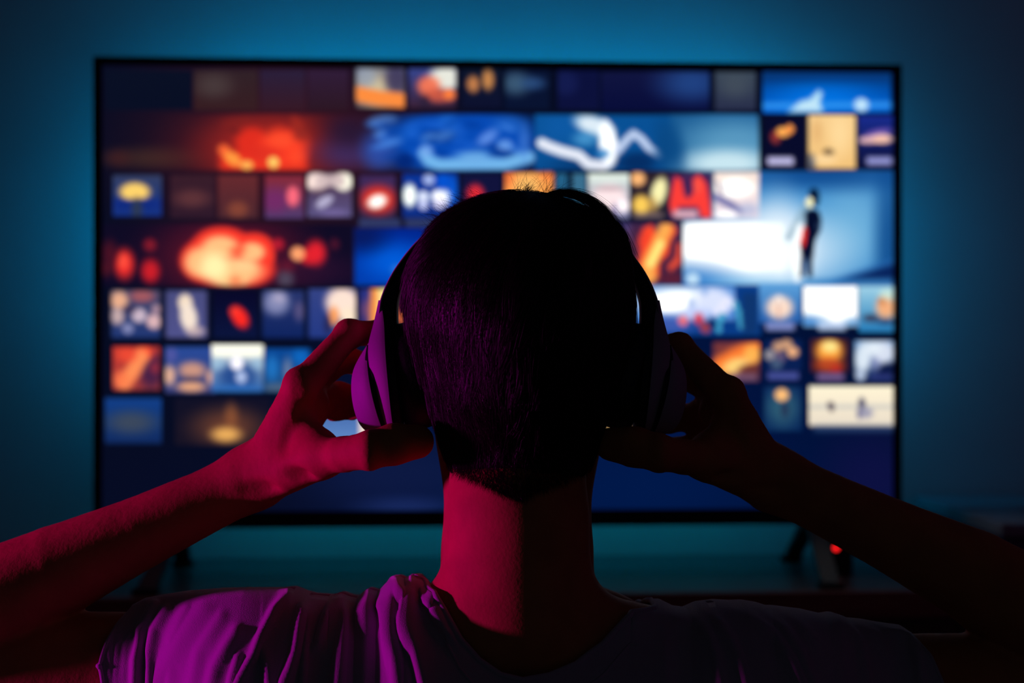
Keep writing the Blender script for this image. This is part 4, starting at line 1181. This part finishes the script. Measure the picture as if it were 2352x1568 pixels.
# loose lock arching over the right of the crown
n5 = 750
u5 = rng.random(n5)
a0 = P(1262, 446, 0.935); a1 = P(1345, 424, 0.945); a2 = P(1412, 488, 0.95); a3 = P(1440, 590, 0.95)
tt = np.linspace(0, 1, 12)[None, :, None]
bez = (1 - tt) ** 3 * a0 + 3 * (1 - tt) ** 2 * tt * a1 + 3 * (1 - tt) * tt ** 2 * a2 + tt ** 3 * a3
offs = np.stack([rng.normal(0, .0016, n5), rng.normal(0, .012, n5), rng.normal(-0.0010, .0014, n5)], 1)[:, None]
lock = bez + offs * (0.5 + 0.8 * tt) + rng.normal(0, .0009, (n5, 1, 3)) * tt
extra.append((lock, 0.00011))
# short fuzz at the nape, growing on the skin
def skin_hair(px_, py_, dirs_, L, lift, npt=5):
    out = []
    for a, b, dr, l_ in zip(px_, py_, dirs_, L):
        ray = Vector(P(a, b, 1.0)) - Vector((0, 0, CAMZ))
        h_ = body_bvh.ray_cast(Vector((0, 0, CAMZ)), ray.normalized())
        if h_[0] is None: continue
        n_ = np.array(h_[1]); p_ = np.array(h_[0])
        if n_ @ np.array(ray) > 0: n_ = -n_
        t_ = dr - n_ * (dr @ n_); t_ /= np.linalg.norm(t_) + 1e-9
        k = np.linspace(0, 1, npt)[:, None]
        out.append(p_ + t_ * l_ * k + n_ * (lift * k - 0.0003))
    return np.array(out)
n6 = 5200
nx_ = rng.uniform(1025, 1358, n6)
line_ = np.interp(nx_, [1025, 1050, 1110, 1190, 1270, 1340, 1358], [1050, 1072, 1098, 1138, 1100, 1070, 1050])
ny_ = line_ + 8 - np.abs(rng.normal(0, 42, n6))
dn = np.stack([rng.normal(0, .25, n6), rng.normal(0, .1, n6), np.full(n6, -1.0)], 1)
extra.append((skin_hair(nx_, ny_, dn, rng.uniform(.003, .008, n6), 0.0016), 0.00008))
vs_list, qs_list, o_ = [sm_v], [sm_q], len(sm_v)
for pp, r in extra:
    a_, b_ = strand_mesh(pp, np.full(len(pp), r))
    vs_list.append(a_); qs_list.append(b_ + o_); o_ += len(a_)
hs = link('hair_strands', mesh_np('hair_strands', np.concatenate(vs_list) - PL, np.concatenate(qs_list)), M_strand, hair, True)
hs['kind'] = 'stuff'

# ------------------------------------------------------------------ headphones
hp = empty('headphones', (XC, 0.95, CAMZ))
tag(hp, 'over-ear headphones with smooth shells and black ear pads on the head', 'headphones')
HL = np.array(hp.location)
BAND = np.array([(870, 752), (872, 722), (879, 676), (902, 624), (944, 565), (990, 520), (1050, 484), (1110, 464), (1192, 456), (1274, 464), (1334, 484), (1394, 520), (1440, 565), (1482, 624), (1505, 676), (1512, 722), (1514, 752)], float)
def spline(pts, n):
    pts = np.array(pts, float)
    s = np.r_[0, np.cumsum(np.linalg.norm(np.diff(pts, axis=0), axis=1))]
    q = np.linspace(0, s[-1], n)
    m = np.stack([np.interp(q, s, pts[:, i]) for i in range(pts.shape[1])], 1)
    for _ in range(6):
        m[1:-1] = 0.5 * m[1:-1] + 0.25 * (m[:-2] + m[2:])
    return m
bp_ = spline(BAND, 90)
tb = np.linspace(-1, 1, 90)
bd = 0.955 + 0.030 * np.clip(1 - np.abs(tb) * 1.15, 0, 1) ** 0.6
b3d = np.stack([(bp_[:, 0] - 1176) / FPX * 0.953, bd, CAMZ - (bp_[:, 1] - 784) / FPX * 0.953], 1)
def band_sheet(path, th_in, th_out, hw, name, mat):
    """rounded strap swept along the path: thickness towards the head, width in depth"""
    n = len(path)
    T = np.gradient(path, axis=0); T[:, 1] = 0
    T /= np.linalg.norm(T, axis=1, keepdims=True)
    N = np.stack([-T[:, 2], np.zeros(n), T[:, 0]], 1)
    th = np.linspace(0, 2 * math.pi, 20, endpoint=False)
    e = 0.45
    cx_ = np.sign(np.cos(th)) * np.abs(np.cos(th)) ** e
    cz_ = np.sign(np.sin(th)) * np.abs(np.sin(th)) ** e
    ti = np.broadcast_to(th_in, (n,)); to = np.broadcast_to(th_out, (n,)); hw = np.broadcast_to(hw, (n,))
    mid = (to - ti) / 2; half = (to + ti) / 2
    v = path[:, None] + N[:, None] * (mid[:, None] + half[:, None] * cz_[None])[..., None] + np.array([0, 1.0, 0]) * (hw[:, None] * cx_[None])[..., None]
    g = np.arange(n * 20).reshape(n, 20)
    nx = np.roll(g, -1, 1)
    q = np.stack([g[:-1], nx[:-1], nx[1:], g[1:]], -1).reshape(-1, 4)
    me = mesh_np(name, v.reshape(-1, 3) - HL, q)
    bm = bmesh.new(); bm.from_mesh(me)
    bmesh.ops.holes_fill(bm, edges=[e_ for e_ in bm.edges if e_.is_boundary], sides=0)
    bmesh.ops.recalc_face_normals(bm, faces=bm.faces)
    bm.to_mesh(me); bm.free()
    return link(name, me, mat, hp, True)
taper = np.abs(tb) ** 2
# path runs left to right over the top, so N points away from the head
band_sheet(b3d, 0.0045 + 0.0085 * taper, -0.0008, 0.0150 - 0.003 * taper, 'headband', M_band)
band_sheet(b3d, 0.0016, 0.0006, 0.0165 - 0.003 * taper, 'headband_cover', M_shell)

def cup(side):
    s = side
    mx = lambda px_: px_ if s < 0 else 2384 - px_
    ctr = P(mx(872), 878, 0.952)
    tilt = math.radians(11.5)
    ax = np.array([s * math.cos(tilt), -0.09, -math.sin(tilt)]); ax /= np.linalg.norm(ax)   # outward
    up = np.array([0, 0, 1.0]); up = up - ax * (up @ ax); up /= np.linalg.norm(up)
    fw = np.cross(ax, up)
    def loft(name, rows, mat, parent, nseg=56, e=0.86, cap0=True, cap1=True):
        th = np.linspace(0, 2 * math.pi, nseg, endpoint=False)
        cu = np.sign(np.sin(th)) * np.abs(np.sin(th)) ** e
        cf = np.sign(np.cos(th)) * np.abs(np.cos(th)) ** e
        V_ = []
        for t_, h_, w_, sh in rows:
            V_.append(ctr + ax * t_ + up * (sh + h_ * cu)[:, None] + fw * (w_ * cf)[:, None])
        n = len(rows)
        V_ = np.concatenate(V_)
        g = np.arange(n * nseg).reshape(n, nseg); nx = np.roll(g, -1, 1)
        q = np.stack([g[:-1], nx[:-1], nx[1:], g[1:]], -1).reshape(-1, 4)
        me = mesh_np(name, V_ - HL, q)
        bm = bmesh.new(); bm.from_mesh(me)
        bm.verts.ensure_lookup_table()
        if cap0: bm.faces.new([bm.verts[i] for i in range(nseg)])
        if cap1: bm.faces.new([bm.verts[(n - 1) * nseg + i] for i in range(nseg)])
        bmesh.ops.recalc_face_normals(bm, faces=bm.faces)
        bm.to_mesh(me); bm.free()
        o = link(name, me, mat, parent, True)
        return o
    def dloft(name, rows, mat, parent, taper=0.42, n_row=34, nu=9):
        """shell piece described top to bottom: (height px, outer px, inner px, half depth); D-shaped in plan, widest at the head side"""
        R_ = np.array(rows, float)
        yy = R_[0, 0] + (R_[-1, 0] - R_[0, 0]) * (0.5 - 0.5 * np.cos(np.linspace(0, math.pi, n_row)))
        u = np.linspace(0, 1, nu)
        V_ = []
        for y_ in yy:
            o_x, i_x, hw = [np.interp(y_, R_[:, 0], R_[:, k]) for k in (1, 2, 3)]
            a_ = P(mx(o_x), y_, 0.952); b_ = P(mx(i_x), y_, 0.952)
            dep_ = hw * (1 - taper * u ** 1.7) 
            xx = b_[0] + (a_[0] - b_[0]) * u
            V_.append(np.concatenate([np.stack([xx, 0.954 - dep_, np.full(nu, a_[2])], 1), np.stack([xx[::-1], 0.954 + dep_[::-1], np.full(nu, a_[2])], 1)]))
        ns = 2 * nu
        V_ = np.array(V_)
        for _ in range(2):
            V_[1:-1] = 0.5 * V_[1:-1] + 0.25 * (V_[:-2] + V_[2:])
        V_ = V_.reshape(-1, 3)
        g = np.arange(n_row * ns).reshape(n_row, ns); nx = np.roll(g, -1, 1)
        q = np.stack([g[:-1], nx[:-1], nx[1:], g[1:]], -1).reshape(-1, 4)
        me = mesh_np(name, V_ - HL, q)
        bm = bmesh.new(); bm.from_mesh(me)
        bmesh.ops.holes_fill(bm, edges=[e_ for e_ in bm.edges if e_.is_boundary], sides=0)
        bmesh.ops.recalc_face_normals(bm, faces=bm.faces)
        bm.to_mesh(me); bm.free()
        o = link(name, me, mat, parent, True)
        me.set_sharp_from_angle(angle=math.radians(38))
        return o
    root = dloft('ear_cup', [(690, 871, 876, .0100), (706, 868.5, 880, .0115), (726, 865, 884, .0145), (748, 861, 888, .0190), (770, 856, 890, .0240), (790, 851.5, 892, .0285), (820, 853, 895, .0325), (860, 860, 899, .0348), (900, 868, 903, .0348), (940, 877, 906, .0315), (970, 885, 908, .0245), (988, 891, 908, .0160), (997, 897, 906, .0060)], M_shell, hp, 0.22)
    dloft('outer_shell', [(786, 848, 849, .0060), (800, 840, 848, .0140), (820, 829, 849, .0215), (845, 817, 853, .0275), (870, 813, 857, .0308), (900, 813, 863, .0318), (930, 817, 870, .0305), (955, 823, 876, .0270), (975, 831, 881, .0210), (990, 843, 885, .0135), (998, 860, 884, .0050)], M_shell, root, 0.40)
    dloft('seam_ring', [(792, 846, 853, .0120), (820, 845, 858, .0225), (860, 850, 866, .0300), (900, 857, 874, .0308), (940, 867, 882, .0275), (970, 876, 890, .0210), (988, 882, 894, .0130)], M_band, root, 0.05)
    dloft('baffle_plate', [(752, 880, 900, .0150), (790, 884, 908, .0260), (830, 888, 914, .0315), (880, 895, 920, .0335), (930, 900, 925, .0310), (970, 902, 926, .0230), (1000, 904, 924, .0080)], M_band, root, 0.05)
    # ear pad: soft ring with a hollow
    rows = []
    for a in np.linspace(0, 2 * math.pi, 22, endpoint=False):
        rows.append((-0.0225 + 0.0118 * math.copysign(abs(math.cos(a)) ** .7, math.cos(a)), .0270 + .0092 * math.copysign(abs(math.sin(a)) ** .7, math.sin(a)), .0238 + .0092 * math.copysign(abs(math.sin(a)) ** .7, math.sin(a)), 0))
    rows.append(rows[0])
    loft('ear_pad', rows, M_pad, root, 56, 0.9, False, False)
    return root
cup(-1)
cup(1)
